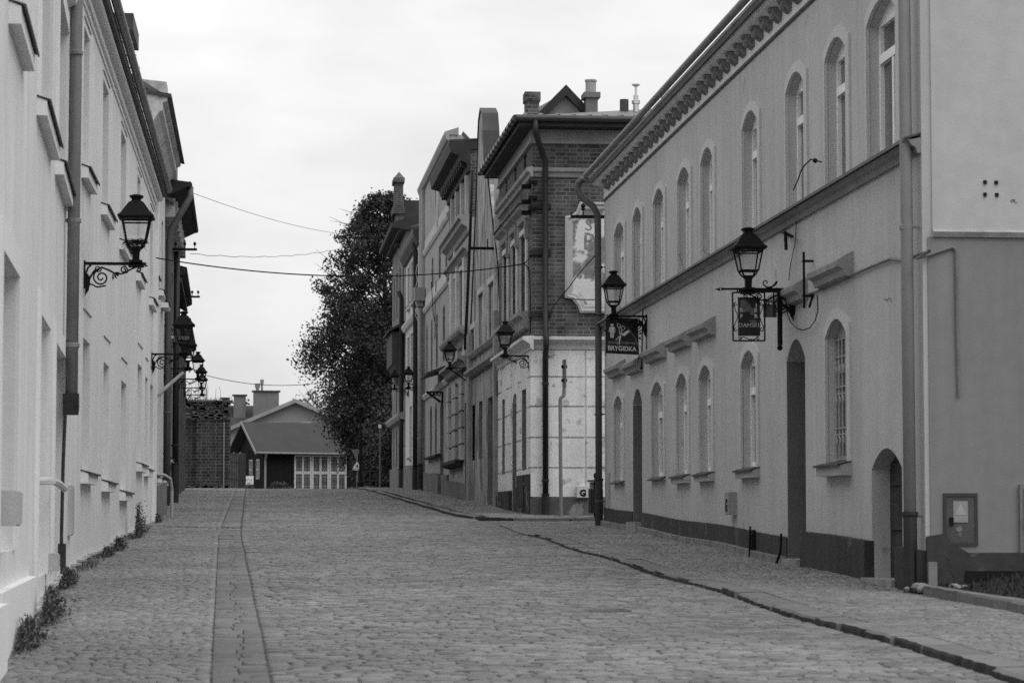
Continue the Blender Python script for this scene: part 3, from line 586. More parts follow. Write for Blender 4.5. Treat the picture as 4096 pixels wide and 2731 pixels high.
# rubble and a broken cellar opening at the foot of the corner
mb = MB(); g = RB.ground(0)
for k in range(26):
    x = 6.55+random.uniform(-.25, .7); y = 25.3+random.uniform(-.25, .2); r = random.uniform(.02, .075)
    mb.lathe((x, y, g1(x, y)+.09), [(r*.5, -.02), (r, r*.3), (r*.8, r*.8), (r*.3, r)], 6, random.random())
tag(mb.build('rubble', mat('rubble', .22, .9, .3, 9)), 'broken plaster and stones at the foot of the grey corner', None, None, 'stuff')
mb = MB(); EN.box(mb, .38, 1.0, .03, .075, g-.1, g+.27); mb.build('cellar_opening', mat('cellar_black', .008, .9), rb)
mb = MB(); EN.box(mb, .0, .085, .065, .12, g-.3, g+.36); mb.build('corner_stone', mat('corner_stone', .2, .9, .3, 5), rb)
# ================================================================== LEFT: the white house
LB = Fac((-2.25, 30.5), (-2.25, 55.4), False); LN = Fac((-1.547, 12), (-2.25, 30.5), False)
LBW = mat('white_render', .70, .9, .06, .6, .04, .12, 40, streak=.12, patch=(.5, .69, 1.1, (1.6, 1.6, .4))); LBT = mat('white_trim', .71, .9, .04, 1, .03, .08, 50)
ops = []
wk = dict(sill=(.09, .17, LBT), ext=(.25, .45))
for a, b in ((514, 548), (634, 669), (747, 778), (849, 869), (929, 946)):
    ops.append(OP(LB.S(zA(a, 400)), LB.S(zA(b, 400)), 4.36, 6.14, kw=wk))
for a, b, z0, z1, sl in ((504, 546, .58, 2.25, 1), (631, 666, .52, 2.2, 1), (741, 773, .42, 2.18, 1), (841, 866, .98, 2.78, 1), (887, 903, .94, 2.7, 1), (919, 936, .94, 2.68, 0)):
    ops.append(OP(LB.S(zB(a, 1200)), LB.S(zB(b, 1200)), z0, z1, kw=dict(sill=(.1, .17, LBT), ext=(.25, .4)) if sl else {}))
lb = house('white_house', 'long white rendered house on the left behind the thick grey downpipe', 'house', LB, 0, LB.len, -1.8, 6.72, 9, LBW, ops, .3, (3.2, .12), dict(frame=FRAME))
PALED = mat('pale_door', .5, .7, .1, 3); nops = []
for a, b in ((60, 122), (236, 304), (350, 407)): nops.append(OP(LN.S(zA(a, 400)), LN.S(zA(b, 400)), 3.62, 5.4, kw=wk))
nops.append(OP(LN.S(zB(-15, 1200)), LN.S(zB(88, 1200)), -.25, 1.79))
nops.append(OP(LN.S(zB(228, 1200)), LN.S(zB(286, 1200)), -.55, 1.79, 0, 'door', m=PALED)); nops.append(OP(LN.S(zB(325, 1200)), LN.S(zB(385, 1200)), -.55, 1.76, 0, 'door', m=PALED))
ln_ = house('white_house', 'white house nearest the camera at the left edge, with pale blocks along its foot', 'house', LN, 0, LN.len, -1.8, 5.95, 9, LBW, nops, .3, (3.2, .12), dict(frame=FRAME))
mb = MB(); LN.prof(mb, [(0, 5.7), (.1, 5.74), (.14, 5.85), (.14, 5.95), (0, 5.95)], 0, LN.len); mb.build('eaves_cornice', LBT, ln_)
for F_, o_, root in [(LN, o, ln_) for o in nops]:
    mb = MB()
    for a, b in ((o_['s0']-.2, o_['s0']-.001), (o_['s1']+.001, o_['s1']+.14)): F_.box(mb, a, b, 0, .03, o_['z0'], o_['z1']+.2)
    F_.box(mb, o_['s0'], o_['s1'], 0, .03, o_['z1']+.001, o_['z1']+.2); mb.build('window_architrave', LBT, root)
mb = MB(); n = LB.len
LB.prof(mb, [(0, 6.36), (.02, 6.36), (.03, 6.40), (0, 6.41)], 0, n); LB.prof(mb, [(0, 6.5), (.035, 6.5), (.05, 6.55), (0, 6.56)], 0, n)
LB.prof(mb, [(0, 6.62), (.12, 6.64), (.14, 6.66), (.14, 6.72), (0, 6.72)], 0, n); mb.build('eaves_cornice', LBT, lb)
mb = MB(); LB.prof(mb, [(.12, 6.725), (.2, 6.725), (.205, 6.8), (.2, 6.86), (.1, 6.86)], 0, n+.03); mb.build('fascia', mat('dark_fascia', .03, .6, .2, 2), lb)
mb = MB(); pr = [(.21+.055-.065*math.cos(PI*k/8), 6.9-.075*math.sin(PI*k/8)) for k in range(9)]; LB.prof(mb, pr+[(.2, 6.93)], 0, n+.05)
for k in range(int(n/1.1)): LB.box(mb, k*1.1, k*1.1+.03, .1, .335, 6.905, 6.925)
mb.build('gutter', mat('zinc', .13), lb)
for o in ops:
    mb = MB(); zz = o['z1']+(.36 if o['z1'] < 4 else .1); LB.prof(mb, [(0, zz), (.018, zz), (.018, zz+.015), (0, zz+.015)], o['s0']-.1, o['s1']+.15); mb.build('drip_moulding', mat('drip_line', .5, .9), lb)
mb = MB(); LB.box(mb, n-.7, n, 0, .06, -1.5, 6.55); mb.build('corner_pilaster', LBT, lb)
mb = MB(); LN.box(mb, 5.4, 10.3, 0, .07, -1.5, -.5); mb.build('plinth_block', LBT, ln_); mb = MB(); LN.box(mb, 1, 5.2, 0, .12, -1.5, -.56); mb.build('plinth_block', LBT, ln_)
for F_, root, a, b in ((LN, ln_, 10.4, LN.len), (LB, lb, 0, n-5)):
    mb = MB(); plinth(mb, F_, a, b, .05, .05); mb.build('footing_stones', mat('footing', .2), root)
    mb = MB(); k = a
    while k < b-.5: g = F_.ground(k+.5); F_.box(mb, k, min(k+.98, b), .0, .06, g+.055+.01*math.sin(k*7), g+.085+.01*math.sin(k*7)); k += 1
    mb.build('skirting_ledge', mat('grimy_ledge', .4, .9, .3, 3), root)
mb = MB(); mb.box(-3.7, -2.62, 49.2, 51, 6.9, 9.1); ch = mb.build('chimney', LBT, lb); mb = MB(); mb.box(-3.9, -2.45, 49.0, 51.2, 9.1, 9.42); mb.build('cap', METAL, ch)
s = LB.S(zA(440, 700), .1)
drop_pipe('thick grey downpipe on the white facade ending in a shoe above the ground', LB, [(s+.35, .15, 6.8), (s+.15, .14, 6.3), (s, .14, 5.9), (s-.12, .14, 1.36)], .07, mat('weathered_pipe', .22, .5, .15, 1.5, .06, .1, streak=.25), cuffs=[(s-.03, .14, 5.2), (s-.06, .14, 3.3), (s-.1, .14, 1.9), (s, .14, 6.0)])
mb = MB(); LB.plate(mb, [(s-.22, 1.36), (s-.04, 1.36), (s+.0, 1.2), (s-.16, 1.12)], .05, .22); LB.tube(mb, [(s-.14, .08, 1.3), (s-.16, .06, .6), (s-.15, .05, -.2), (s-.2, .06, LB.ground(s)+.1)], .022)
LB.box(mb, s-.26, s-.12, .02, .1, LB.ground(s)+.1, LB.ground(s)+.42); solo('pipe_stub', mb, mat('rust_dark', .04, .8, .4, 6), 'dark rusted pipe stub and standpipe below the grey downpipe of the white house', 'pipe')
s = LN.S(zC(110, 500), .12); z0, z1 = LN.hit(zC(110, 606), .12)[1], LN.hit(zC(110, 392), .12)[1]; wall_box(LN, s-.3, s+.22, z0, z1, .14, BOXM, 'meter_box', 'pale meter box on the near end of the white facade', 'meter box')
s = LB.S(zC(440, 500), .03); wall_box(LB, s-.25, s+.15, LB.hit(zC(440, 665), .05)[1], LB.hit(zC(440, 355), .05)[1], .05, BOXM, 'meter_flap', 'tall narrow meter flap beside the pipe stub on the white facade', 'meter flap')
s = LN.S(zC(345, 830), .1); z = LN.hit(zC(345, 830), .1)[1]; wall_box(LN, s-.15, s+.12, z-.08, z+.09, .13, BOXM, 'letter_box', 'small pale box low on the white facade left of the pipe stub', 'box')
mb = MB(); p = [LN.hit(zC(u, v), .12) for u, v in ((308, 330), (345, 345), (380, 378))]; LN.tube(mb, [(p[0][0], .0, p[0][1])]+[(a, .14, b) for a, b in p], .035, 8); solo('vent_pipe', mb, mat('pale_pipe', .5, .6), 'short bent pale pipe sticking out of the white facade near its doors', 'pipe')
# ------------------------------------------------------------------ further houses on the left
def simple_row(name, label, F, s0, s1, z1, deep, m, rows, dp=.22, roof=(2.5, .25), eave=None, wk=None):
    ops = []
    for z0, zt, lst, kind in rows:
        for a, b in lst: ops.append(OP(a, b, z0, zt, 0, kind))
    return house(name, label, 'house', F, s0, s1, -.6, z1, deep, m, ops, dp, roof, wk or dict(frame=OLDFRAME))
def spaced(s0, s1, n, w):
    k = (s1-s0)/n; return [(s0+k*(i+.5)-w/2, s0+k*(i+.5)+w/2) for i in range(n)]
F2 = Fac((-2.42, 55.45), (-2.46, 66), False)
SP = mat('stained_plaster', .55, .9, .18, .8, .1, .2, 30, streak=.3, patch=(.25, .62, 1.5))
l2 = simple_row('plastered_house', 'tall pale house with stained plaster and a projecting cornice slab beyond the white house', F2, 0, 10.5, 9.0, 8, mat('pale_plaster', .62, .9, .1, .8, .06, .15, 40, streak=.2), [(5.2, 7.2, spaced(0, 10.5, 3, 1.1), 'window'), (.9, 3.0, spaced(0, 10.5, 3, 1.1), 'window')], wk=dict(frame=OLDFRAME, sill=(.18, .16, LBT)))
mb = MB(); F2.prof(mb, [(0, 8.2), (.06, 8.2), (.1, 8.4), (.2, 8.55), (.28, 8.6), (.28, 8.75), (.38, 8.8), (.38, 8.92), (0, 8.95)], 0, 10.5); mb.build('cornice', SP, l2)
mb = MB(); F2.prof(mb, [(-.3, 9.06), (.46, 8.94), (.48, 8.86), (.46, 8.86), (-.3, 8.99)], -.05, 10.55); mb.build('flashing', METAL, l2)
mb = MB(); F2.prof(mb, [(-1.2, 9.0), (.36, 8.95), (.36, 9.2), (-1.2, 9.35)], 0, .9); mb.build('parapet_stone', SP, l2)
mb = MB(); plinth(mb, F2, 0, 5.2, .28, .75); mb.build('plinth', mat('rough_plinth', .16, .9, .35, 2, .15, .3), l2)
F3 = Fac((-2.52, 66.05), (-2.6, 77), False)
l3 = simple_row('old_house', 'weathered dark house with deep ragged eaves on the left side', F3, 0, 10.9, 8.0, 8, mat('dirty_plaster', .2, .9, .25, 1, .1, .25, 25, streak=.3, patch=(.12, .56, 1.2)), [(5.0, 7.0, spaced(0, 10.9, 4, 1.0), 'window'), (1.6, 3.6, spaced(0, 10.9, 4, 1.0), 'window')], wk=dict(frame=OLDFRAME, sill=(.14, .12, SP)))
mb = MB(); F3.prof(mb, [(0, 8.0), (.52, 8.25), (.62, 8.3), (.62, 8.42), (0, 8.5)], -.05, 10.9); F3.tube(mb, [(-.05, .66, 8.36), (10.9, .64, 8.36)], .07, 8); mb.build('eaves', mat('dark_eaves', .03, .8, .3, 3), l3)
mb = MB()
for k in range(16): F3.plate(mb, [(.2+k*.67, 7.55), (.35+k*.67, 7.5), (.4+k*.67, 8.02), (.15+k*.67, 8.02)], 0, .3+.05*(k % 2))
mb.build('eaves_bracket', SP, l3); mb = MB(); mb.box(-3.4, -2.2, 66.3, 67.4, 8.3, 9.25); mb.build('chimney', mat('sooty_plaster', .2, .9, .3, 3), l3)
drop_pipe('grey downpipe with a slanting swan neck under the ragged eaves on the left', F3, [(.2, .68, 8.3), (.1, .68, 8.05), (.15, .2, 7.2), (.15, .16, 6.9), (.2, .15, 3.5), (.2, .15, F3.ground(0)+.1)], .085, mat('grey_iron_pipe', .09, .5, .2, 2), cuffs=[(.2, .15, 4.4), (.2, .15, 2.6)])
drop_pipe('black downpipe between the two furthest dark houses on the left', F3, [(8.5, .15, 7.6), (8.5, .15, 4), (8.5, .15, F3.ground(9))], .09, mat('black_pipe', .02, .5), cuffs=[(8.5, .15, 4.9), (8.5, .15, 2.0)], base=1.1)
F4 = Fac((-2.62, 77.05), (-2.78, 89), False)
l4 = simple_row('old_house', 'dark narrow house with a small bay and hooded windows further along the left side', F4, 0, 11.9, 7.0, 8, mat('grey_old_plaster', .07, .9, .25, 1, .1, .2, 25, streak=.3), [(4.2, 6.0, spaced(0, 11.9, 4, 1.0), 'window'), (1.7, 3.5, spaced(0, 11.9, 4, 1.0), 'window')])
mb = MB(); F4.prof(mb, [(0, 7.0), (.3, 7.1), (.4, 7.15), (.4, 7.3), (0, 7.4)], 0, 11.9); mb.build('eaves', mat('dark_eaves', .03), l4)
F5 = Fac((-2.82, 89.05), (-3.0, 104), False)
l5 = simple_row('old_house', 'low dark house next to the ruined brick wall on the left', F5, 0, 14.9, 6.4, 8, mat('grey_old_plaster', .24), [(3.9, 5.6, spaced(0, 14.9, 4, 1.0), 'window'), (1.9, 3.4, spaced(0, 14.9, 4, 1.0), 'window')])
mb = MB(); F5.prof(mb, [(0, 6.4), (.3, 6.5), (.4, 6.55), (.4, 6.7), (0, 6.8)], 0, 14.9); mb.build('eaves', mat('dark_eaves', .03), l5)
# telephone-style cross arms and a handrail on the left
def cross_arm(px, py, D, label, L=.7):
    q = atY(px, py, D); mb = MB(); mb.box(q.x-L, q.x, q.y-.03, q.y+.03, q.z-.03, q.z+.03)
    for u in (.06, L*.5, L-.08): mb.tube([(q.x-u, q.y, q.z), (q.x-u, q.y, q.z+.16)], .012); mb.lathe((q.x-u, q.y, q.z+.1), [(.01, 0), (.035, .02), (.04, .06), (.02, .1)], 8)
    return solo('cross_arm', mb, IRON, label, 'cross arm')
cross_arm(788, 998, 70, 'iron cross arm with insulators high on the weathered dark house', .65)
cross_arm(800, 1187, 84, 'small iron cross arm below the eaves of the narrow house on the left', .5)
mb = MB(); x = -2.05; y = 57.5; g = g1(x, y); mb.tube([(-2.45, y, g+.95), (-2.1, y, g+.93), (-1.98, y+.1, g+.85), (-1.95, y+.2, g+.6), (-1.95, y+.2, g)], .035, 8); solo('handrail', mb, mat('dull_rail', .34, .7), 'pale bent handrail at the foot of the tall pale house', 'handrail')
mb = MB(); q0 = atY(560+160*.3508, 1050+1560*.3508, 60); q1 = atY(560+425*.3508, 1050+1235*.3508, 60); mb.tube([Vector((-2.3, q0.y-2, q0.z)), Vector((q1.x, q1.y+4, q1.z*1.05))], .045, 8)
solo('drain_pipe', mb, mat('dull_pipe', .21, .7), 'slanting pale pipe leaning out from the tall pale house', 'pipe')
# ================================================================== RIGHT ROW beyond the side street
FR = Fac((6.08, 58.6), (6.08, 124), True); Y0 = 58.6
EB = Fac((6.08, 58.6), (24, 58.6), False)
BRK = brick_mat('dark_brick', .10, .045, .165, .26, .09, .010, patch=(.15, .66, .9), jig=.009)
WP = mat('white_old_plaster', .78, .9, .08, 1.2, .08, .2, 25, streak=.14, patch=(.5, .60, 3.4))
GP = mat('grey_old_cornice', .27, .9, .2, 2, .1, .2)
def W(D0, D1, z0, z1, rise=0, kind='window', **k): return OP(D0-Y0, D1-Y0, z0, z1, rise, kind, **k)
bb = thing('brick_house', (6.08, 58.6, g1(6.08, 58.6)), 'brick corner house with a whitewashed ground floor and a painted plaque on its end wall', 'house')
upo = [W(59.75, 61.15, 4.72, 6.55, dp=.25), W(62.0, 63.25, 4.72, 6.55, dp=.25), W(64.3, 65.6, 4.72, 6.55, dp=.25)]
ato = [W(60.0, 60.5, 8.08, 8.42), W(62.35, 62.85, 8.08, 8.42), W(64.7, 65.2, 8.08, 8.42)]
gro = [W(59.95, 61.05, 1.07, 2.95), W(62.1, 63.4, -.1, 2.97, .25, 'door'), W(65.1, 66.1, 1.05, 2.95)]
mb = MB(); wall_front(mb, FR, 0, 8.35, 3.9, 8.48, upo+ato, .25); mb.quad(EB.pt(0, 0, 3.9), EB.pt(14, 0, 3.9), EB.pt(14, 0, 8.48), EB.pt(0, 0, 8.48))
mb.quad(FR.pt(8.35, 0, -1), FR.pt(8.35, -10, -1), FR.pt(8.35, -10, 9), FR.pt(8.35, 0, 9)); mb.build('brick_wall', BRK, bb)
mb = MB(); wall_front(mb, FR, 0, 8.35, -.6, 3.9, gro, .35); mb.quad(EB.pt(0, 0, -.6), EB.pt(14, 0, -.6), EB.pt(14, 0, 3.9), EB.pt(0, 0, 3.9)); mb.build('ground_floor_wall', WP, bb)
for i, o in enumerate(upo):
    window(FR, o, .25, bb, OLDFRAME, surround=(.14, .06, mat('pale_surround', .5, .9, .15, 2)))
    m_ = MB(); a, b = o['s0']-.28, o['s1']+.28; FR.prof(m_, [(0, 6.82), (.08, 6.84), (.1, 6.98), (.22, 7.05), (.24, 7.15), (0, 7.22)], a, b); FR.box(m_, a+.04, a+.22, 0, .09, 6.4, 6.82); FR.box(m_, b-.22, b-.04, 0, .09, 6.4, 6.82); m_.build('window_hood', GP, bb)
    m_ = MB(); FR.prof(m_, [(-.01, 7.25), (.27, 7.17), (.28, 7.13), (-.01, 7.2)], a-.02, b+.02); m_.build('flashing', METAL, bb)
    m_ = MB(); FR.prof(m_, [(0, 4.3), (.1, 4.32), (.14, 4.55), (.24, 4.6), (.24, 4.7), (0, 4.71)], a, b); m_.build('window_sill', GP, bb)
for o in ato+[gro[0], gro[2]]: window(FR, o, .3, bb, OLDFRAME, transom=0 if o in ato else .6, mullion=o not in ato)
door(FR, gro[1], .35, bb)
def wrap(prof, z_shift, name, m, s1=8.3, e1=13.9):
    mb = MB(); FR.prof(mb, prof, 0, s1); EB.prof(mb, prof, 0, e1); p0 = [(d, z) for d, z in prof]
    mx_ = max(d for d, z in prof)
    mb.prism([Vector((6.08-d, 58.6, z)) for d, z in prof], (0, -mx_*.98, 0)); return mb.build(name, m, bb)
wrap([(0, 7.66), (.05, 7.68), (.07, 7.76), (.13, 7.8), (.15, 7.88), (0, 7.9)], 0, 'string_course', GP)
wrap([(0, 3.74), (.06, 3.76), (.08, 3.86), (.16, 3.92), (.24, 3.97), (.24, 4.04), (0, 4.06)], 0, 'ground_floor_cornice', mat('pale_cornice', .6, .9, .15, 2, .1, .2))
mb = MB(); FR.box(mb, 0, 8.3, 0, .04, 8.5, 8.76); EB.box(mb, -.04, 14, 0, .04, 8.5, 8.76); FR.box(mb, 0, 8.3, 0, .07, 8.44, 8.5); EB.box(mb, -.07, 14, 0, .07, 8.44, 8.5); mb.build('frieze', GP, bb)
mb = MB()                                             # boarded eaves and hipped tin roof
P = [Vector(p) for p in ((5.72, 58.05, 8.93), (21, 58.05, 8.93), (21, 75, 8.93), (5.72, 67.6, 8.93))]
mb.box8([Vector((5.72, 58.05, 8.76)), Vector((20, 58.05, 8.76)), Vector((20, 67.3, 8.76)), Vector((5.72, 67.3, 8.76)), Vector((5.72, 58.05, 8.93)), Vector((20, 58.05, 8.93)), Vector((20, 67.3, 8.93)), Vector((5.72, 67.3, 8.93))]); mb.build('eaves', mat('dark_boards', .028, .7, .25, 3), bb)
mb = MB(); mb.add([(5.68, 58.0, 8.97), (20.1, 58.0, 8.97), (20.1, 67.3, 8.97), (5.68, 67.3, 8.97), (9.5, 62.5, 9.9), (20.1, 62.5, 9.9)], [(0, 1, 5, 4), (3, 0, 4), (2, 3, 4, 5), (1, 2, 5), (0, 3, 2, 1)])
for k in range(40): mb.tube([(5.9+k*.36, 58.0, 8.99), (5.9+k*.36, 58.6, 9.1)], .045, 6)
mb.build('roof', mat('tin_roof', .12, .5, .2, 2), bb)
GUT = mat('black_gutter', .05, .35, .2, 2, .05, 0, metal=.2)
mb = MB(); mb.tube([(5.64, 57.98, 8.93), (20, 57.98, 8.93)], .075, 10); mb.tube([(5.63, 57.98, 8.93), (5.63, 67.6, 8.93)], .075, 10)
for k in range(14): mb.box(5.545, 5.72, 58.2+k*.7, 58.23+k*.7, 8.845, 8.95)
mb.build('gutter', GUT, bb)
mb = MB()                                             # rusticated courses on the ground floor
cs = [(-.05, .41), (.44, 1.07), (1.11, 1.75), (1.79, 2.45), (2.49, 3.12), (3.16, 3.74)]
for z0, z1 in cs[1:]:
    EB.box(mb, -.05, 1.18, 0, .05, z0, z1); EB.box(mb, 1.22, 1.98, 0, .035, z0, z1); EB.box(mb, 2.02, 13.9, 0, .035, z0, z1)
    FR.box(mb, 0, .95, 0, .05, z0, z1)
    for a, b in ((2.55, 3.4), (4.9, 6.4), (7.6, 8.3)): FR.box(mb, a, b, 0, .035, z0, z1)
mb.build('rusticated_course', WP, bb)
mb = MB(); EB.box(mb, -.06, 13.9, 0, .07, -.8, .41); mb.build('plinth', mat('stained_base', .10, .9, .4, 1.2, .15, .3, 20, patch=(.24, .6, 1.6)), bb)
mb = MB()
for a, b in ((0, 1.3), (1.3, 3.45), (4.85, 6.4), (6.4, 8.3)): FR.box(mb, a, b-.01, 0, .07+.02*(a > 1), -.6, .95 if a < 1.5 else .62)
mb.build('plinth', mat('black_base', .03, .8, .5, 2, .1, .2, patch=(.3, .64, 2.5)), bb)
mb = MB()
for z in (5.9, 6.95, 4.5): FR.box(mb, .02, .5, 0, .05, z, z+.12); EB.box(mb, -.04, .42, 0, .05, z, z+.12)
mb.build('quoin_band', mat('sooty_band', .03, .9), bb)
mb = MB()
for z in (7.1, 7.45, 6.85): FR.box(mb, .25, .4, 0, .22, z, z+.09); FR.box(mb, -.12, .02, -.1, .1, z+.06, z+.14)
mb.build('iron_stub', IRON, bb)
# plaque
pq = thing('painted_plaque', EB.pt(1.9, 0, 4.8), 'peeling pale painted plaque with faded letters and a moulded frame on the brick end wall', 'plaque')
sx = lambda u, v, d=0: EB.hit(M1(u, v), d)
L_ = [sx(562, 1398), sx(562, 888), sx(605, 880), sx(632, 855), sx(655, 798)]; B_ = [sx(657, 1492), sx(642, 1450), sx(606, 1408)]
cm = sx(770, 1000)[0]+.12
left = L_; half = L_; top_r = [(2*cm-a, b) for a, b in half[::-1]]; bot_r = [(2*cm-a, b) for a, b in B_[::-1]]
outl = half+top_r+bot_r[::-1][::-1]; 
poly = L_+[(2*cm-a, z) for a, z in L_[::-1]]+[(2*cm-a, z) for a, z in B_[::-1]]+B_
czm = (max(z for _, z in poly)+min(z for _, z in poly))/2
def shrink(k): 
    w = cm-min(a for a, _ in poly); h = max(z for _, z in poly)-czm
    return [(cm+(a-cm)*(1-k/w), czm+(z-czm)*(1-k/h)) for a, z in poly]
PLT = mat('plaque_frame', .4, .9, .12, 3, .08, .15)
mb = MB(); rings = [(poly, .0), (poly, .08), (shrink(.05), .1), (shrink(.09), .06), (shrink(.15), .06), (shrink(.19), .02)]; np_ = len(poly)
for rp, d in rings: mb.v += [tuple(EB.pt(a, d, z)) for a, z in rp]
for r in range(len(rings)-1):
    for i in range(np_): mb.f.append((r*np_+i, r*np_+(i+1) % np_, (r+1)*np_+(i+1) % np_, (r+1)*np_+i))
mb.build('frame', PLT, pq)
mb = MB(); EB.plate(mb, shrink(.17), .0, .022); mb.build('panel', mat('peeling_paint', .62, .9, .06, 2, .06, .2, 20, patch=(.2, .47, 1.6)), pq)
mb = MB()
for ch_, u, v, sz in (('S', 712, 975, .38), ('B', 716, 1095, .56), ('P', 718, 1225, .4)):
    q = sx(u, v); put_text(mb, ch_, sz, EB.pt(q[0], .024, q[1]), (1, 0, 0), (0, 0, 1), .0)
mb.build('faded_lettering', mat('faded_paint', .2, .9, .3, 9, .3, 0, patch=(.6, .62, 9)), pq)
# roofscape of the brick house
def chimney(parent, x0, x1, y0, y1, z0, z1, m, cap=.08, ch=.14, pots=0, name='chimney'):
    mb = MB(); mb.box(x0, x1, y0, y1, z0, z1); c = mb.build(name, m, parent); mb = MB(); mb.box(x0-cap, x1+cap, y0-cap, y1+cap, z1, z1+ch); mb.build('cap', m if cap < .1 else METAL, c)
    for k in range(pots):
        mb = MB(); mb.lathe(((x0+x1)/2, (y0+y1)/2, z1+ch), [(.13, 0), (.13, .28), (.15, .3), (.15, .34)], 10); mb.build('pot', mat('clay_pot', .35, .8), c)
    return c
def X_(px, D): return atY(px, 1000, D).x
def Z_(py, D, px=2200): return atY(px, py, D).z
D = 61.5; chimney(bb, X_(M1(322, 0)[0], D), X_(M1(404, 0)[0], D), D, D+.5, 8.9, Z_(M1(0, 165)[1], D), BRK, .03, .22)
D = 62.5; chimney(bb, X_(M1(700, 0)[0], D), X_(M1(772, 0)[0], D), D, D+.5, 8.9, Z_(M1(0, 138)[1], D), mat('grey_chimney', .17, .9, .15, 2), .06, .13, 1)
D = 63; ax, az = X_(M1(566, 0)[0], D), Z_(M1(0, 68)[1], D); ex = X_(M1(404, 0)[0], D); ez = Z_(M1(0, 205)[1], D)
hw = ax-ex; mb = MB(); mb.prism([Vector((ax-hw*1.2, D, 8.9)), Vector((ax+hw*1.2, D, 8.9)), Vector((ax+hw*1.05, D, ez)), Vector((ax, D, az-.15)), Vector((ax-hw*1.05, D, ez))], (0, 4, 0)); dm = mb.build('gabled_dormer', mat('dormer_plaster', .32, .9, .2, 1.5, .1, .3, 20, patch=(.12, .62, 2)), bb)
mb = MB()
for sg in (-1, 1):
    mb.prism([Vector((ax, D-.22, az)), Vector((ax+sg*hw*1.25, D-.22, ez-.28)), Vector((ax+sg*hw*1.25, D-.22, ez-.52)), Vector((ax, D-.22, az-.26))], (0, 4.3, 0))
mb.build('dormer_roof', mat('dark_boards', .028), dm)
mb = MB(); D = 61; x = X_(M1(938, 0)[0], D); mb.lathe((x, D, 8.9), [(.11, 0), (.105, Z_(M1(0, 148)[1], D)-8.9), (.09, Z_(M1(0, 148)[1], D)-8.9)], 12); mb.build('vent_pipe', mat('dark_vent', .06, .6), bb)
mb = MB(); x = X_(M1(1012, 0)[0], D); h = Z_(M1(0, 95)[1], D)-8.9; mb.lathe((x, D, 8.9), [(.07, 0), (.07, h-.3), (.1, h-.3), (.1, h-.22), (.06, h-.2), (.06, h-.1), (.03, h-.08), (.03, h+.1), (.0, h+.1)], 12); mb.lathe((x, D, 8.9+h+.1), [(.02, 0), (.1, .05), (.1, .07), (.01, .08)], 12); mb.build('steel_flue', mat('steel', .6, .3, .1, 3, 0, 0, metal=.7), bb)
mb = MB(); x = X_(M1(1213, 0)[0], D); h = Z_(M1(0, 85)[1], D)-8.9; mb.lathe((x, D, 8.9), [(.1, 0), (.1, h-.2), (.17, h-.18), (.17, h), (.1, h+.05)], 12); mb.build('white_flue', mat('white_flue', .6, .5), bb)
sp = EB.S(M1(440, 800), .12); sp0 = EB.S(M1(375, 290), .5)
drop_pipe('black downpipe running down the end wall of the brick corner house', EB, [(sp0, .62, 8.88), (sp0, .62, 8.62), (sp-.08, .22, 8.2), (sp, .14, 8.0), (sp, .14, 4.2), (sp, .3, 4.05), (sp, .3, 3.8), (sp, .14, 3.6), (sp, .14, g1(6.9, 58.4)+.05)], .07, mat('black_pipe', .02, .5), cuffs=[(sp, .14, 7.6), (sp, .14, 2.98), (sp, .14, .8)], base=.45)
# ------------------------------------------------------------------ the scrolled gable house
R2P = mat('weathered_plaster', .38, .9, .24, 1, .14, .25, 20, streak=.42, patch=(.15, .53, 1.5, (1, 1, .5)))
gp = [(8.4, 5.5), (8.7, 6.2), (9.3, 6.9), (10.2, 7.6), (11.2, 8.5), (12.1, 9.35), (12.75, 9.7), (12.9, 10.6), (13.3, 11.15), (14.0, 11.4), (14.6, 11.15), (14.95, 10.6), (15.1, 10.0), (15.7, 8.6), (16.5, 7.0), (17.2, 5.8), (17.7, 4.9)]
def gtop(s): return float(np.interp(s, [p[0] for p in gp], [p[1] for p in gp]))
ops = [W(68.1, 69.9, 4.72, 6.2), W(71.4, 73.2, 4.72, 6.2), W(74.6, 76.1, 4.72, 6.0) if 0 else W(74.4, 75.9, 4.72, 5.4), W(68.3, 70.4, .2, 3.18, 0, 'door'), W(72.1, 73.3, 1.6, 3.2), W(74.6, 76.2, 1.6, 3.2)]
r2ops = ops; r2 = house('gabled_house', 'narrow house with a curved plaster gable topped by a rounded block', 'house', FR, 8.4, 17.7, -.4, gtop, 10, R2P, ops, .3, None, dict(frame=OLDFRAME), ends=(0, 0))
mb = MB(); mb.prism([FR.pt(s, -.04, z) for s, z in gp]+[FR.pt(s, -.04, 4.5) for s in (17.7, 8.4)], FR.n*-.36); mb.build('gable', R2P, r2)
mb = MB()
for a, b in zip(gp[5:], gp[6:]): mb.box8([FR.pt(a[0], -.42, a[1]), FR.pt(b[0], -.42, b[1]), FR.pt(b[0], .04, b[1]), FR.pt(a[0], .04, a[1]), FR.pt(a[0], -.42, a[1]+.05), FR.pt(b[0], -.42, b[1]+.05), FR.pt(b[0], .04, b[1]+.05), FR.pt(a[0], .04, a[1]+.05)])
mb.build('coping', METAL, r2)
mb = MB()
for a, b in ((16.9, 17.7), (8.45, 8.9)): FR.box(mb, a, b, 0, .12, -.4, 5.3)
FR.prof(mb, [(0, 4.0), (.1, 4.02), (.2, 4.12), (.2, 4.2), (0, 4.22)], 8.4, 17.7); FR.prof(mb, [(0, 4.52), (.08, 4.54), (.14, 4.64), (.14, 4.68), (0, 4.7)], 8.4, 17.7)
mb.build('cornice', GP, r2)
for o in ops[:3]: 
    mb = MB()
    for a, b in ((o['s0']-.16, o['s0']), (o['s1'], o['s1']+.16)): FR.box(mb, a, b, 0, .05, o['z0'], o['z1']+.16)
    FR.box(mb, o['s0']+.001, o['s1']-.001, 0, .05, o['z1'], o['z1']+.16); mb.build('surround', mat('pale_surround', .5), r2)
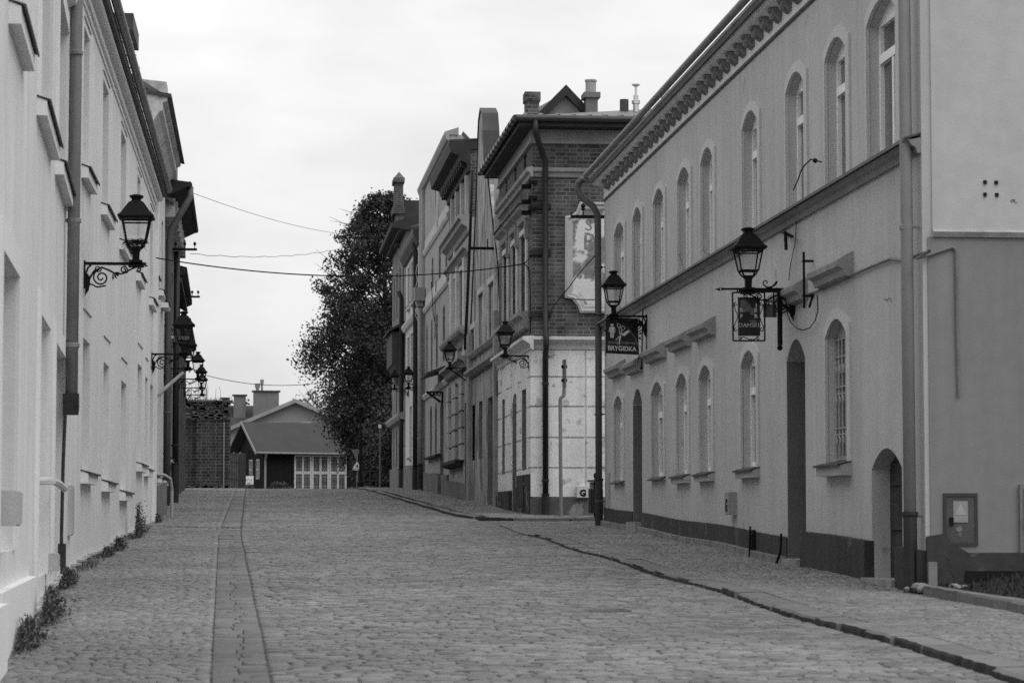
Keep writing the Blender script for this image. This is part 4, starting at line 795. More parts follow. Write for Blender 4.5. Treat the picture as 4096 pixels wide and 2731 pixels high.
mb = MB(); FR.prof(mb, [(-.02, 4), (-4, 4), (-4, 7.5), (-1.2, 9.2), (-.5, 9.7), (-.02, 9.5)], 9.75, 10.1); mb.build('party_wall', R2P, r2)
mb = MB()
FR.prof(mb, [(-10, 9.0), (-.4, 5.0), (-.4, 5.1), (-10, 9.1)], 8.4, 17.6); mb.build('roof', mat('roof_tiles', .09), r2)
# ------------------------------------------------------------------ the brick-topped house with deep eaves
R3P = mat('pale_weathered_plaster', .41, .9, .2, 1, .12, .25, 20, streak=.38, patch=(.15, .62, 1.6))
ops = [W(78.1, 80.2, 5.7, 7.5), W(81.0, 82.5, 5.7, 7.5), W(83.5, 84.7, 5.7, 7.5), W(77, 78.4, .4, 3.4, 0, 'door'), W(79.6, 81, 1.9, 3.7), W(82.6, 84, 1.9, 3.7)]
r3ops = ops; r3 = house('brick_topped_house', 'house with a brick attic under deep dark eaves and layered cornices in the right-hand row', 'house', FR, 17.75, 26.4, -.3, 8.8, 10, R3P, ops, .3, None, dict(frame=OLDFRAME), ends=(1, 1))
at = [W(77.4, 78.2, 9.0, 10.1), W(79.3, 80.2, 9.0, 10.1), W(81.4, 82.3, 9.0, 10.1), W(83.3, 84.2, 9.0, 10.1)]
mb = MB(); wall_front(mb, FR, 17.75, 26.4, 8.8, 10.8, at, .3); 
for s in (17.75, 26.4): mb.quad(FR.pt(s, 0, 8.8), FR.pt(s, -8, 8.8), FR.pt(s, -8, 10.2), FR.pt(s, 0, 10.8))
mb.build('brick_attic', BRK, r3)
for o in at: window(FR, o, .3, r3, OLDFRAME, transom=0, mullion=False)
mb = MB()
for o in at: FR.box(mb, o['s0']-.42, o['s0']-.1, 0, .1, 8.95, 10.12)
mb.build('attic_pilaster', mat('pale_surround', .5), r3)
mb = MB(); FR.prof(mb, [(0, 10.15), (.08, 10.16), (.12, 10.4), (.3, 10.46), (.34, 10.62), (.6, 10.7), (.64, 11.0), (-.5, 11.12), (-.5, 10.8), (0, 10.8)], 17.7, 26.5)
for k in range(12): FR.box(mb, 17.9+k*.73, 18.15+k*.73, 0, .28, 10.3, 10.45)
mb.build('eaves', mat('dark_boards', .028), r3)
mb = MB(); FR.prof(mb, [(-8, 10.2), (-3, 11.2), (.62, 11.02), (.62, 11.08), (-3, 11.28), (-8, 10.3)], 17.7, 26.5); mb.build('roof', METAL, r3)
mb = MB(); FR.prof(mb, [(0, 8.35), (.06, 8.36), (.1, 8.5), (.26, 8.6), (.28, 8.72), (.36, 8.76), (.36, 8.86), (0, 8.9)], 17.75, 26.4); FR.prof(mb, [(0, 7.72), (.06, 7.74), (.14, 7.86), (.22, 7.9), (.22, 7.98), (0, 8.0)], 17.75, 26.4)
FR.prof(mb, [(0, 5.1), (.08, 5.12), (.12, 5.28), (.3, 5.4), (.34, 5.48), (.34, 5.56), (0, 5.6)], 17.75, 26.4); FR.prof(mb, [(0, 4.36), (.14, 4.4), (.2, 4.55), (.34, 4.62), (.34, 4.7), (0, 4.74)], 17.75, 26.4)
mb.build('cornice', GP, r3)
mb = MB()
for a, b in ((80.3, 80.9), (82.6, 83.4), (77.3, 78.0)): FR.box(mb, a-Y0, b-Y0, 0, .12, 5.6, 7.72); FR.box(mb, a-Y0, b-Y0, 0, .1, 4.75, 5.1)
mb.build('pilaster', mat('pale_surround', .5), r3)
mb = MB()
for a, b in ((78.5, 79.5), (81.1, 82.5), (84.1, 84.9)):
    for k in range(5): FR.box(mb, a-Y0, b-Y0, 0, .1, 1.7+k*.5, 2.14+k*.5)
mb.build('rusticated_course', R3P, r3)
mb = MB(); FR.prof(mb, [(0, 1.5), (.2, 1.55), (.26, 1.62), (.26, 1.72), (0, 1.74)], 20.5, 26.0); mb.build('sill_band', mat('sooty_band', .03), r3)
mb = MB(); plinth(mb, FR, 17.75, 26.4, .08, .55); mb.build('plinth', mat('grey_base', .14, .9, .3, 1.5, .1), r3)
mb = MB(); s = 22.5; FR.plate(mb, [(s, 8.0), (s+1.6, 8.0), (s+.8, 8.34)], 0, .09); mb.build('pediment', mat('pale_surround', .5), r3)
# ------------------------------------------------------------------ the tall smooth house
R4P = mat('smooth_grey_plaster', .35, .9, .12, .8, .08, .15, 25, streak=.28)
ops = [W(89.1, 90.2, 7.86, 9.3, .35), W(93.4, 94.3, 5.2, 7.1, .35), W(90.6, 91.6, 5.2, 7.1, .35), W(87, 88.1, 5.2, 7.1, .35), W(93.6, 94.8, 2.2, 4.0, .3), W(91, 92, 2.2, 4.0, .3), W(87.6, 89.3, .6, 4.0, .3, 'door'), W(96.2, 97, 5.2, 7.1, .35), W(86, 86.8, 7.86, 9.3, .35), W(93, 94, 7.86, 9.3, .35)]
r4ops = ops; r4 = house('tall_house', 'tall smooth plastered house with arched openings and an oval attic window', 'house', FR, 26.45, 41.5, -.2, 12.5, 10, R4P, ops, .25, None, dict(frame=OLDFRAME), endp=[(0, 12.5), (-.5, 12.5), (-2.2, 10.6), (-10, 8)])
mb = MB(); FR.prof(mb, [(-.45, 12.5), (-2.2, 10.65), (-10, 8.05), (-10, 8.15), (-2.2, 10.75), (-.45, 12.62)], 26.4, 41.6); mb.build('roof', mat('roof_tiles', .09), r4)
mb = MB(); FR.prof(mb, [(0, 12.3), (.1, 12.35), (.16, 12.5), (.16, 12.6), (-.3, 12.75), (-.3, 12.5), (0, 12.5)], 26.4, 41.6); mb.build('coping', mat('pale_coping', .28, .7), r4)
mb = MB()
for z in (9.72, 7.55): FR.prof(mb, [(0, z), (.05, z+.02), (.1, z+.12), (.1, z+.2), (.02, z+.26), (.02, z+.6), (0, z+.6)], 26.45, 39.2)
FR.prof(mb, [(0, 4.3), (.06, 4.32), (.12, 4.44), (.12, 4.5), (0, 4.52)], 26.45, 39.2); mb.build('string_course', mat('pale_string', .48, .9), r4)
mb = MB(); c = 90.5-Y0; F_ = [(c+.36*math.cos(a), 10.8+.66*math.sin(a)) for a in np.linspace(0, 2*PI, 25)[:-1]]; F2_ = [(c+(s-c)*1.35, 10.8+(z-10.8)*1.2) for s, z in F_]
for i in range(24):
    a, b, cc, d = F_[i], F_[(i+1) % 24], F2_[(i+1) % 24], F2_[i]
    mb.box8([FR.pt(a[0], -.01, a[1]), FR.pt(b[0], -.01, b[1]), FR.pt(cc[0], -.01, cc[1]), FR.pt(d[0], -.01, d[1]), FR.pt(a[0], .09, a[1]), FR.pt(b[0], .09, b[1]), FR.pt(cc[0], .05, cc[1]), FR.pt(d[0], .05, d[1])])
ov = mb.build('oval_window', mat('pale_string', .48), r4); mb = MB(); FR.plate(mb, F_, 0, .012); mb.build('pane', PANE, ov)
mb = MB()
for k in range(4): FR.box(mb, 39.3+k*.5, 39.6+k*.5, 0, .12, .5, 12.3)
mb.build('pilaster', R4P, r4)
mb = MB(); FR.prof(mb, [(0, 2.05), (.16, 2.05), (.18, 2.12), (0, 2.16)], 30.5, 37); mb.build('sill_band', mat('sooty_band', .03), r4)
mb = MB(); FR.prof(mb, [(0, 4.9), (.6, 4.72), (.62, 4.78), (0, 5.02)], 28.2, 32); mb.build('canopy', METAL, r4)
mb = MB(); plinth(mb, FR, 26.45, 41.5, .08, .75, [(ops[6]['s0'], ops[6]['s1'])]); mb.build('plinth', mat('grey_base', .14), r4)
# ------------------------------------------------------------------ the last two houses of the row
WH = mat('clean_pale_plaster', .5, .9, .1, .8, .05, .1, 30, streak=.08)
ops = []
for D in (102.6, 105.0, 107.6): ops += [W(D, D+1.2, 8.7, 10.3), W(D, D+1.2, 5.5, 7.4)]
ops += [W(102.8, 104.3, 1.9, 4.5, dp=.3), W(106.4, 107.8, 2.4, 4.5)]
r5ops = ops; r5 = house('white_row_house', 'smooth pale house with tall narrow windows between two black downpipes in the right-hand row', 'house', FR, 42.4, 52.5, 0, 10.95, 10, WH, ops, .22, (2, .2), dict(frame=FRAME, sill=(.1, .1, WH)))
mb = MB(); FR.prof(mb, [(0, 10.6), (.1, 10.62), (.25, 10.9), (.28, 11.05), (.28, 11.14), (0, 11.2)], 42.3, 52.6); mb.build('eaves_cornice', METAL, r5)
mb = MB(); FR.prof(mb, [(0, 7.75), (.1, 7.8), (.18, 7.95), (.18, 8.05), (0, 8.12)], 42.4, 52.5); mb.build('string_course', mat('pale_string', .48), r5)
mb = MB(); plinth(mb, FR, 42.4, 52.5, .08, 1.0); mb.build('plinth', mat('grey_base', .14), r5)
ops = []
for D in (112.6, 115.2, 117.8): ops += [W(D, D+1.0, 9, 11), W(D, D+1.0, 4.6, 6.0), W(D, D+1.0, 2.2, 3.9)]
ops += [W(120.4, 121.2, 2.2, 3.9), W(120.4, 121.2, 9, 11)]
r6ops = ops; r6 = house('old_corner_house', 'furthest old house of the right-hand row with wide dark eaves and tall brick chimney', 'house', FR, 52.55, 64, 0, 12.2, 10, mat('dirty_plaster', .3), ops, .22, (1.5, .3), dict(frame=OLDFRAME))
mb = MB(); FR.prof(mb, [(0, 12.2), (.58, 12.3), (.62, 12.36), (.62, 12.5), (-.2, 12.75), (-.2, 12.2)], 52.3, 64.3); mb.build('eaves', mat('dark_boards', .028), r6)
mb = MB(); FR.box(mb, 53.2, 57.8, 0, .55, 6.5, 7.9); FR.prof(mb, [(0, 8.2), (.7, 7.9), (.7, 7.98), (0, 8.35)], 53, 58); FR.prof(mb, [(0, 5.7), (.5, 6.5), (0, 6.5)], 53.2, 57.8); mb.build('bay', mat('dark_bay', .06, .8, .3, 2), r6)
mb = MB(); FR.prof(mb, [(0, 4.1), (.2, 4.15), (.3, 4.3), (.3, 4.4), (0, 4.45)], 52.6, 64); mb.build('cornice', GP, r6)
mb = MB(); plinth(mb, FR, 52.6, 64, .1, .9); mb.build('plinth', mat('grey_base', .14), r6)
x0, x1 = X_(N5(215, 0)[0], 116), X_(N5(314, 0)[0], 116); zt_ = Z_(N5(0, 235)[1], 116, 1590)
mb = MB(); mb.box(x0, x1, 115.5, 116.8, 12, zt_-1.6); mb.box(x0-.15, x1+.05, 115.4, 116.9, zt_-1.6, zt_-1.3); mb.box(x0-.05, x1, 115.5, 116.8, zt_-1.3, zt_-.2); mb.box(x0-.12, x1+.06, 115.4, 116.9, zt_-.2, zt_)
mb.add([(x0-.1, 115.4, zt_), (x1+.04, 115.4, zt_), (x1+.04, 116.9, zt_), (x0-.1, 116.9, zt_), ((x0+x1)/2, 116.1, zt_+.35)], [(0, 1, 4), (1, 2, 4), (2, 3, 4), (3, 0, 4)]); mb.build('chimney', BRK, r6)
mb = MB(); mb.box(x1+.1, x1+3, 117, 118.5, 12.4, Z_(N5(0, 525)[1], 117, 1620)); mb.build('roof_dormer', METAL, r6)
BP = mat('black_pipe', .02)
for D, z, lab in ((101.2, 10.6, 'black downpipe between the tall smooth house and the pale house of the right-hand row'), (111.4, 9.6, 'black downpipe on the far edge of the pale house of the right-hand row')):
    s = D-Y0; drop_pipe(lab, FR, [(s, .3, z), (s, .16, z-.3), (s, .16, 4), (s, .16, g1(6, D)+.05)], .1, BP, cuffs=[(s, .16, 6.5), (s, .16, 3)], base=.8)
s = 97.7-Y0; t_ = drop_pipe('grey downpipe with a hopper head on the tall smooth house', FR, [(s, .2, 8.1), (s, .18, 4), (s, .18, g1(6, 97.7)+.1)], .09, mat('grey_pipe', .24), cuffs=[(s, .18, 5.5), (s, .18, 2.9)], base=.9)
mb = MB(); FR.box(mb, s-.3, s+.3, .03, .42, 8.05, 8.55); FR.box(mb, s-.15, s+.15, .08, .32, 7.85, 8.05); mb.build('hopper', mat('grey_pipe', .24), t_)
s = 76.5-Y0; drop_pipe('black downpipe in the joint beside the curved gable', FR, [(s-2.4, .12, 9.9), (s-1.6, .12, 8.2), (s-.6, .12, 6.3), (s, .14, 4.9)], .045, BP, cuffs=[])
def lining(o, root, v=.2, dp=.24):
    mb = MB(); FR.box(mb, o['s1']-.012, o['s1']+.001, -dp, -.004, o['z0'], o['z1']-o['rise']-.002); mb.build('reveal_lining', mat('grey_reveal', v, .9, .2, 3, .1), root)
def band(o, root, w_=.13, d_=.05, m_=None):
    mb = MB(); FR.box(mb, o['s0']-w_, o['s0']-.001, 0, d_, o['z0']-.05, o['z1']+w_); FR.box(mb, o['s1']+.001, o['s1']+w_, 0, d_, o['z0']-.05, o['z1']+w_); FR.box(mb, o['s0'], o['s1'], 0, d_, o['z1']+.001, o['z1']+w_); FR.box(mb, o['s0']-w_-.05, o['s1']+w_+.05, 0, d_+.07, o['z0']-.17, o['z0']-.05)
    mb.build('window_architrave', m_ or mat('pale_surround', .5), root)
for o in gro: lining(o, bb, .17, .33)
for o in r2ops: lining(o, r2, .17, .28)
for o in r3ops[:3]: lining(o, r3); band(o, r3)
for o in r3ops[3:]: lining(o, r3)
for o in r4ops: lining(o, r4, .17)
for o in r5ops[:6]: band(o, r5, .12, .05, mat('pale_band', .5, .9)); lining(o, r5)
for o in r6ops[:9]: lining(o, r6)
# ================================================================== THE END OF THE STREET
rw = thing('ruined_wall', (-2.5, 125, g1(-2.5, 125)), 'ruined medieval brick wall stub with a crumbling grassy top at the end of the street', 'wall')
RBK = brick_mat('old_wall_brick', .052, .026, .115, .36, .15, .016, patch=(.02, .64, .6), jig=.014)
def atYx(px, D): return atY(px, 1900, D).x
xa, xb, xc = atYx(740, 125), atYx(786, 125), atYx(918, 125); zt_ = atY(850, 1600, 125).z; mb = MB()
xs = np.linspace(xb, xc, 30); top = [zt_-.12+random.uniform(-.1, .12)-(.35 if i > 27 else 0) for i in range(30)]
fr = [(xb, 0)]+[(x, t) for x, t in zip(xs, top)]+[(xc, 0)]
mb.prism([Vector((x, 125, z)) for x, z in fr], (0, 3, 0))
xs = np.linspace(xa-.6, xb, 12); mb.prism([Vector((x, 125.5, z)) for x, z in [(xa-.6, 0)]+[(x, zt_-.05+random.uniform(-.15, .1)) for x in xs]+[(xb, 0)]], (0, 2.5, 0))
mb.build('masonry', RBK, rw)
mb = MB()
for k in range(150):
    x = random.uniform(xa, xc); y = random.uniform(124.85, 126.5); z = zt_-random.uniform(.0, 1.0)*.9 if k < 80 else zt_-.05; y = 124.99 if k < 80 else y; a = random.uniform(.08, .16)
    mb.box(x-a, x+a, y-.06, y+.06, z-.05, z+.05)
for k in range(40): x = random.uniform(xa, xc); mb.box(x-.1, x+.1, 124.95, 125.1, g1(x, 125)-.1, g1(x, 125)+random.uniform(.02, .2))
mb.build('loose_brick', mat('loose_bricks', .09, .9, .5, 6, .2), rw)
tf = blades('tuft', 500, lambda: (random.uniform(xa, xc), random.uniform(125, 127.5), zt_-.15), .3, GRASSM, .012, .5)
for k in range(14):
    x = random.uniform(xa+.2, xc-.3); h = random.uniform(.5, 1.0); tf.tube([(x, 125.6, zt_-.15), (x+.03, 125.6, zt_+h*.6), (x+random.uniform(-.1, .1), 125.6, zt_+h)], .008, 4)
tf.build('grass_tuft', GRASSM, rw)
mb = MB(); x = atYx(895, 124.9); mb.tube([(x, 124.9, 1), (x, 124.9, atY(895, 1690, 124.9).z)], .03); mb.build('conduit', mat('conduit_grey', .25, .7, .15, 4), rw)
# black timber shed with barred folding doors
a_ = rad(17); U = Vector((math.cos(a_), math.sin(a_), 0)); Vv = Vector((-math.sin(a_), math.cos(a_), 0)); C0 = atY(1052, 1960, 165); C0.z = g1(C0.x, 165)-.1
SH = Fac((C0.x, C0.y), tuple((C0+U*7)[:2]), False); DP_ = 5.6
sh = thing('timber_shed', tuple(C0), 'low black timber shed with pitched roof and pale barred folding doors', 'shed')
BLK = mat('black_timber', .007, .85, .3, 3, .1, .2, 12); EZ, RZ = Z_(1797, 165.5, 1200), Z_(1694, 168, 1000)
ln = 6.3; mb = MB(); mb.prism([SH.pt(0, 0, C0.z-.3), SH.pt(0, -DP_, C0.z-.3), SH.pt(0, -DP_, EZ), SH.pt(0, -DP_/2, RZ-.1), SH.pt(0, 0, EZ)], SH.t*ln)
for k in range(32): SH.box(mb, .1+k*.195, .13+k*.195, 0, .02, C0.z, EZ)
for k in range(26): mb.box8([SH.pt(-.02, -.1-k*.21, C0.z), SH.pt(0, -.1-k*.21, C0.z), SH.pt(0, -.13-k*.21, C0.z), SH.pt(-.02, -.13-k*.21, C0.z), SH.pt(-.02, -.1-k*.21, EZ), SH.pt(0, -.1-k*.21, EZ), SH.pt(0, -.13-k*.21, EZ), SH.pt(-.02, -.13-k*.21, EZ)])
mb.build('wall', BLK, sh)
mb = MB(); sl = (RZ-EZ)/(DP_/2); SH.prof(mb, [(.45, EZ-.45*sl), (-DP_/2, RZ), (-DP_-.45, EZ-.45*sl), (-DP_-.45, EZ-.45*sl+.1), (-DP_/2, RZ+.1), (.45, EZ-.45*sl+.1)], -.6, ln+.3); mb.build('roof', mat('felt_roof', .048, .8, .1, 1, .08, .2, 30), sh)
mb = MB(); e0 = EZ-.45*sl
for q in ((.46, -DP_/2), (-DP_-.46, -DP_/2)):
    if q[0] < 0: continue
    mb.prism([SH.pt(-.62, q[0], e0-.08), SH.pt(-.62, q[1], RZ-.06), SH.pt(-.62, q[1], RZ+.16), SH.pt(-.62, q[0], e0+.14)], SH.t*-.04)
mb.build('bargeboard', mat('pale_board', .28, .8), sh)
mb = MB(); SH.tube(mb, [(-.6, .52, e0+.03), (ln+.3, .52, e0+.0)], .06, 8); SH.tube(mb, [(.05, .5, e0), (.08, .35, e0-.15), (.12, .08, e0-.45), (.12, .08, C0.z)], .07, 8); mb.build('gutter', mat('conduit_grey', .25), sh)
dx0, dx1 = SH.S((1176, 1900), .05), SH.S((1386, 1900), .05); dz0, dz1 = Z_(1961, 166), Z_(1822, 166); DW = mat('worn_white_wood', .48, .8, .15, 6, .1)
mb = MB(); SH.box(mb, dx0, dx1, .025, .04, dz0, dz1); mb.build('door_opening', mat('dark_pane', .02, .5), sh)
n = 6; w = (dx1-dx0)/n
for k in range(n):
    a = dx0+k*w; mb = MB(); pw = .13 if k % 2 == 0 else .07; pe = .13 if k % 2 else .07
    SH.box(mb, a+.005, a+pw, .04, .09, dz0, dz1); SH.box(mb, a+w-pe, a+w-.005, .04, .09, dz0, dz1)
    for z0, z1 in ((dz0, dz0+.1), ((dz0+dz1)/2-.09, (dz0+dz1)/2+.09), (dz1-.1, dz1)): SH.box(mb, a+pw, a+w-pe, .04, .085, z0, z1)
    lf = mb.build('door_leaf', DW, sh); mb = MB()
    for j in range(1, 4): SH.box(mb, a+pw+(w-pw-pe)*j/4-.012, a+pw+(w-pw-pe)*j/4+.012, .045, .06, dz0+.1, dz1-.1)
    for z in (.25, .75): 
        for dz in (-.3, .3): SH.box(mb, a+pw, a+w-pe, .043, .058, dz0+(dz1-dz0)*z+dz-.012, dz0+(dz1-dz0)*z+dz+.012)
    mb.build('bar', mat('bar_grey', .3, .7), lf)
mb = MB(); G_ = lambda d, z0, z1, w: mb.box8([SH.pt(-.04, d, z0), SH.pt(-.01, d, z0), SH.pt(-.01, d-w, z0), SH.pt(-.04, d-w, z0), SH.pt(-.04, d, z1), SH.pt(-.01, d, z1), SH.pt(-.01, d-w, z1), SH.pt(-.04, d-w, z1)])
for d in (-.7, -2.2):
    for j in range(4): G_(d-j*.22, C0.z+.9, C0.z+2.1, .06)
    for z in (.88, 1.45, 2.05): G_(d, C0.z+z, C0.z+z+.07, .74)
mb.build('side_window', DW, sh)
mb = MB(); q = SH.pt(2.7, .05, Z_(1810, 165)); SH.box(mb, 2.6, 2.8, .02, .06, q.z-.1, q.z+.1); SH.box(mb, 2.66, 2.74, .06, .07, q.z-.04, q.z+.04); mb.build('vent_plate', mat('pale_board', .35), sh)
def sgn(px0, px1, py0, py1, D, label, name='sign_board', post=True):
    a, b = atY(px0, py1, D), atY(px1, py0, D); o = thing(name, (a.x, D, g1(a.x, D)), label, 'sign'); mb = MB(); mb.box(a.x, b.x, D, D+.03, a.z, b.z); p = mb.build('panel', mat('white_sign', .75, .6, .04, 4), o); return o, a, b, p
gt = thing('timber_gate', atY(935, 1960, 150), 'dark board gate between the ruined brick wall and the black shed', 'gate')
mb = MB(); a, b = atY(906, 1975, 150), atY(985, 1812, 150)
for k in range(9): w_ = (b.x-a.x)/9; mb.box(a.x+k*w_, a.x+(k+1)*w_-.012, 150, 150.04, g1(a.x, 150)-.1, b.z+random.uniform(-.03, .03))
mb.build('boards', mat('grey_boards', .045, .85, .3, 3, .1), gt); mb = MB()
for z in (.3, .75): mb.box(a.x, b.x, 150.04, 150.1, g1(a.x, 150)+z*(b.z-g1(a.x, 150))-.05, g1(a.x, 150)+z*(b.z-g1(a.x, 150))+.05)
mb.build('rail', mat('grey_boards', .045), gt)
o, a, b, p = sgn(976, 1014, 1903, 1938, 160, 'white painted board with faint lettering standing in front of the shed')
mb = MB()
for q in (a.x+.06, b.x-.06): mb.tube([(q, 160.05, a.z), (q, 160.05, g1(q, 160)-.1)], .025)
mb.build('post', IRON, o); mb = MB()
put_text(mb, 'Jo★ra'.replace('★', '*'), .2, ((a.x+b.x)/2, 159.99, b.z-.3), (1, 0, 0), (0, 0, 1)); mb.box(a.x+.12, b.x-.12, 159.99, 160, a.z+.13, a.z+.15); mb.build('lettering', mat('grey_letter', .25, .7), p)
def bush(name, label, cat, c, r, h, n, m, ls=.06, group=None, stems=True):
    o = thing(name, c, label, cat, group); mb = MB()
    for _ in range(n):
        a = random.uniform(0, 2*PI); q = math.sqrt(random.random()); z = h*random.random()**.8; rr = r*q*(1-.55*z/h); x, y = c[0]+rr*math.cos(a), c[1]+rr*math.sin(a)
        t = Vector((random.gauss(0, 1), random.gauss(0, 1), random.gauss(.4, .8))).normalized(); b = t.cross(Vector((0, 0, 1))).normalized() if abs(t.z) < .95 else Vector((1, 0, 0)); s = ls*random.uniform(.6, 1.4); p = Vector((x, y, c[2]+z))
        mb.add([p, p+t*s*.5+b*s*.35, p+t*s*1.2, p+t*s*.5-b*s*.35], [(0, 1, 2, 3)])
    mb.build('foliage', m, o)
    if stems:
        mb = MB()
        for _ in range(max(4, n//60)):
            a = random.uniform(0, 2*PI); rr = r*.7*random.random(); mb.tube([(c[0], c[1], c[2]-.03), (c[0]+rr*.6*math.cos(a), c[1]+rr*.6*math.sin(a), c[2]+h*.45), (c[0]+rr*math.cos(a), c[1]+rr*math.sin(a), c[2]+h*.85)], [.012, .008, .004], 4)
        mb.build('stem', mat('stem_dark', .03), o)
    return o
x = (a.x+b.x)/2; bush('flower_box', 'low clump of pale flowers below the white board by the shed', 'flowers', (x, 160, g1(x, 160)), .5, .45, 260, mat('flower_pale', .14, .7, .6, 14), .07)
x = 1.1; bush('shrub', 'low dry shrubs along the foot of the black shed', 'shrub', (x, 163.2, g1(x, 163)), 1.0, .5, 700, mat('dry_leaf', .07), .1)
sl_ = thing('shed_lamp', atY(960, 1820, 163), 'pair of small cone-shaped lamps on the gable side of the shed', 'lamp')
for px in (936, 961):
    q = atY(px, 1818, 163); mb = MB(); mb.lathe(tuple(q), [(.02, .18), (.05, .13), (.24, -.02), (.22, -.03), (.02, .08)], 12); mb.build('shade', mat('grey_shade', .09, .6), sl_)
mb = MB(); q = atY(950, 1822, 163); mb.tube([(q.x+.1, 163, q.z+.05), (q.x+.1, 163, g1(q.x, 163))], .04); mb.build('pole', IRON, sl_)
# house behind the shed
bk = thing('distant_house', (2, 200, g1(2, 185)), 'plain pale house with a dark roof and broad chimneys behind the shed', 'house')
D = 200; ap = atY(1181, 1608, D); le = atY(905, 1724, D); DH = mat('distant_plaster', .25, .9, .12, .3, .05); hw = ap.x-le.x; RF = mat('dark_slate', .05, .8, .12, .5, .05)
mb = MB(); mb.prism([Vector((ap.x-hw, D, 0)), Vector((ap.x+hw, D, 0)), Vector((ap.x+hw, D, le.z)), Vector(ap), Vector((ap.x-hw, D, le.z))], (0, 12, 0)); mb.build('wall', DH, bk); mb = MB(); mb.box(-14, ap.x+hw, D+12.01, D+18, 0, le.z); mb.build('rear_wall', DH, bk)
mb = MB()
for sg in (-1, 1): mb.prism([Vector((ap.x, D-.4, ap.z+.02)), Vector((ap.x+sg*(hw+.5), D-.4, le.z-.2)), Vector((ap.x+sg*(hw+.5), D-.4, le.z-.02)), Vector((ap.x, D-.4, ap.z+.22))], (0, 12, 0))
zr = atY(1000, 1622, D+14).z; mb.prism([Vector((-16, D+9, le.z-.2)), Vector((-16, D+14, zr)), Vector((-16, D+19, le.z-.2))], (18.2, 0, 0)); mb.build('roof', RF, bk)
mb = MB()
for sg in (-1, 1): mb.prism([Vector((ap.x, D-.5, ap.z-.06)), Vector((ap.x+sg*(hw+.5), D-.5, le.z-.3)), Vector((ap.x+sg*(hw+.5), D-.5, le.z)), Vector((ap.x, D-.5, ap.z+.24))], (0, -.05, 0))
mb.build('verge_board', mat('pale_board', .35), bk)
for p0, p1 in ((1072, 1122), (1205, 1244)):
    q0, q1 = atY(p0, 1688, D), atY(p1, 1688, D); mb = MB(); mb.box(q0.x, q1.x, D-.1, D, q0.z-1.5, q0.z); wn = mb.build('window', mat('pale_string', .48), bk); mb = MB(); mb.box(q0.x+.12, q1.x-.12, D-.12, D-.1, q0.z-1.5, q0.z-.14); mb.build('pane', PANE, wn)
CHM = mat('grey_chimney', .2)
for p0, p1, py, D_ in ((935, 983, 1582, 212), (1013, 1116, 1566, 211), (888, 913, 1594, 213)):
    q0, q1 = atY(p0, py, D_), atY(p1, py, D_); chimney(bk, q0.x, q1.x, D_, D_+1.2, le.z, q0.z, CHM, .12, .1)
D_ = 211.5
for px, p0, r in ((1030, 1536, .13), (1048, 1520, .09)):
    q = atY(px, p0, D_); mb = MB(); mb.lathe((q.x, D_, atY(px, 1568, D_).z), [(r, 0), (r, q.z-atY(px, 1568, D_).z-.3)], 10); z = q.z-.3; mb.box(q.x-r*1.6, q.x+r*1.6, D_-r, D_+r, z, z+.35); mb.build('flue', mat('flue_grey', .2), bk)
# ================================================================== TREES
def leafcloud(mb, centers, per, sig, ls, up=.2):
    n = len(centers)*per; C = np.repeat(np.asarray(centers), per, 0)+rng.normal(0, 1, (n, 3))*np.repeat(np.asarray(sig), per)[:, None]*np.array([1, 1, .8])
    d = rng.normal(0, 1, (n, 3)); d[:, 2] -= up; d /= np.linalg.norm(d, axis=1)[:, None]
    e = np.cross(d, rng.normal(0, 1, (n, 3))); e /= np.linalg.norm(e, axis=1)[:, None]; s = (ls*rng.uniform(.6, 1.4, n))[:, None]
    b = len(mb.v); V = np.stack([C, C+d*s*.5+e*s*.42, C+d*s*1.05, C+d*s*.5-e*s*.42], 1).reshape(-1, 3)
    mb.v += [tuple(p) for p in V]; mb.f += [(b+4*i, b+4*i+1, b+4*i+2, b+4*i+3) for i in range(n)]
LEAF = mat('dark_leaf', .04, .6, .35, .6, .3, 0, spec=.25); BARK = mat('bark', .03, .9, .3, 3, .2, .3)
TX, TY = 6.5, 140; tz = g1(TX, TY)
prof_ = [(1.2, .9), (3.0, 1.6), (3.9, 2.1), (4.3, 2.7), (5.4, 3.4), (7.0, 3.3), (7.6, 3.8), (8.65, 4.4), (9.6, 3.95), (10.3, 3.6), (11.2, 4.05), (12.3, 3.65), (13.9, 3.2), (15.2, 2.4), (16.2, 1.8), (16.9, 1.05), (17.4, .3)]
pz, pr_ = [p[0] for p in prof_], [p[1] for p in prof_]
tr = thing('street_tree', (TX, TY, tz), 'tall dark leafy tree at the end of the right-hand row', 'tree')
mb = MB(); mb.tube([(TX, TY, tz-.2), (TX+.05, TY, 3), (TX-.05, TY, 6), (TX+.1, TY, 10), (TX, TY, 14), (TX, TY, 16.5)], [.34, .28, .24, .17, .09, .03], 9)
cs_ = []
for k in range(130):
    z = random.uniform(2.6, 15.5); a = random.uniform(0, 2*PI); r = float(np.interp(min(17, z+1.2), pz, pr_))*random.uniform(.6, .98)
    e = Vector((TX+r*math.cos(a), TY+r*math.sin(a)*.9, z+1.2+r*.25)); st = Vector((TX, TY, z)); m_ = st.lerp(e, .5)+Vector((0, 0, -.15)); mb.tube([st, m_, e], [.09*(1-z/22), .05, .018], 5)
    for j in range(2): 
        t = m_.lerp(e, random.random()); mb.tube([t, t+Vector((random.gauss(0, .5), random.gauss(0, .5), random.uniform(.2, .9)))], [.02, .006], 4)
mb.build('trunk', BARK, tr)
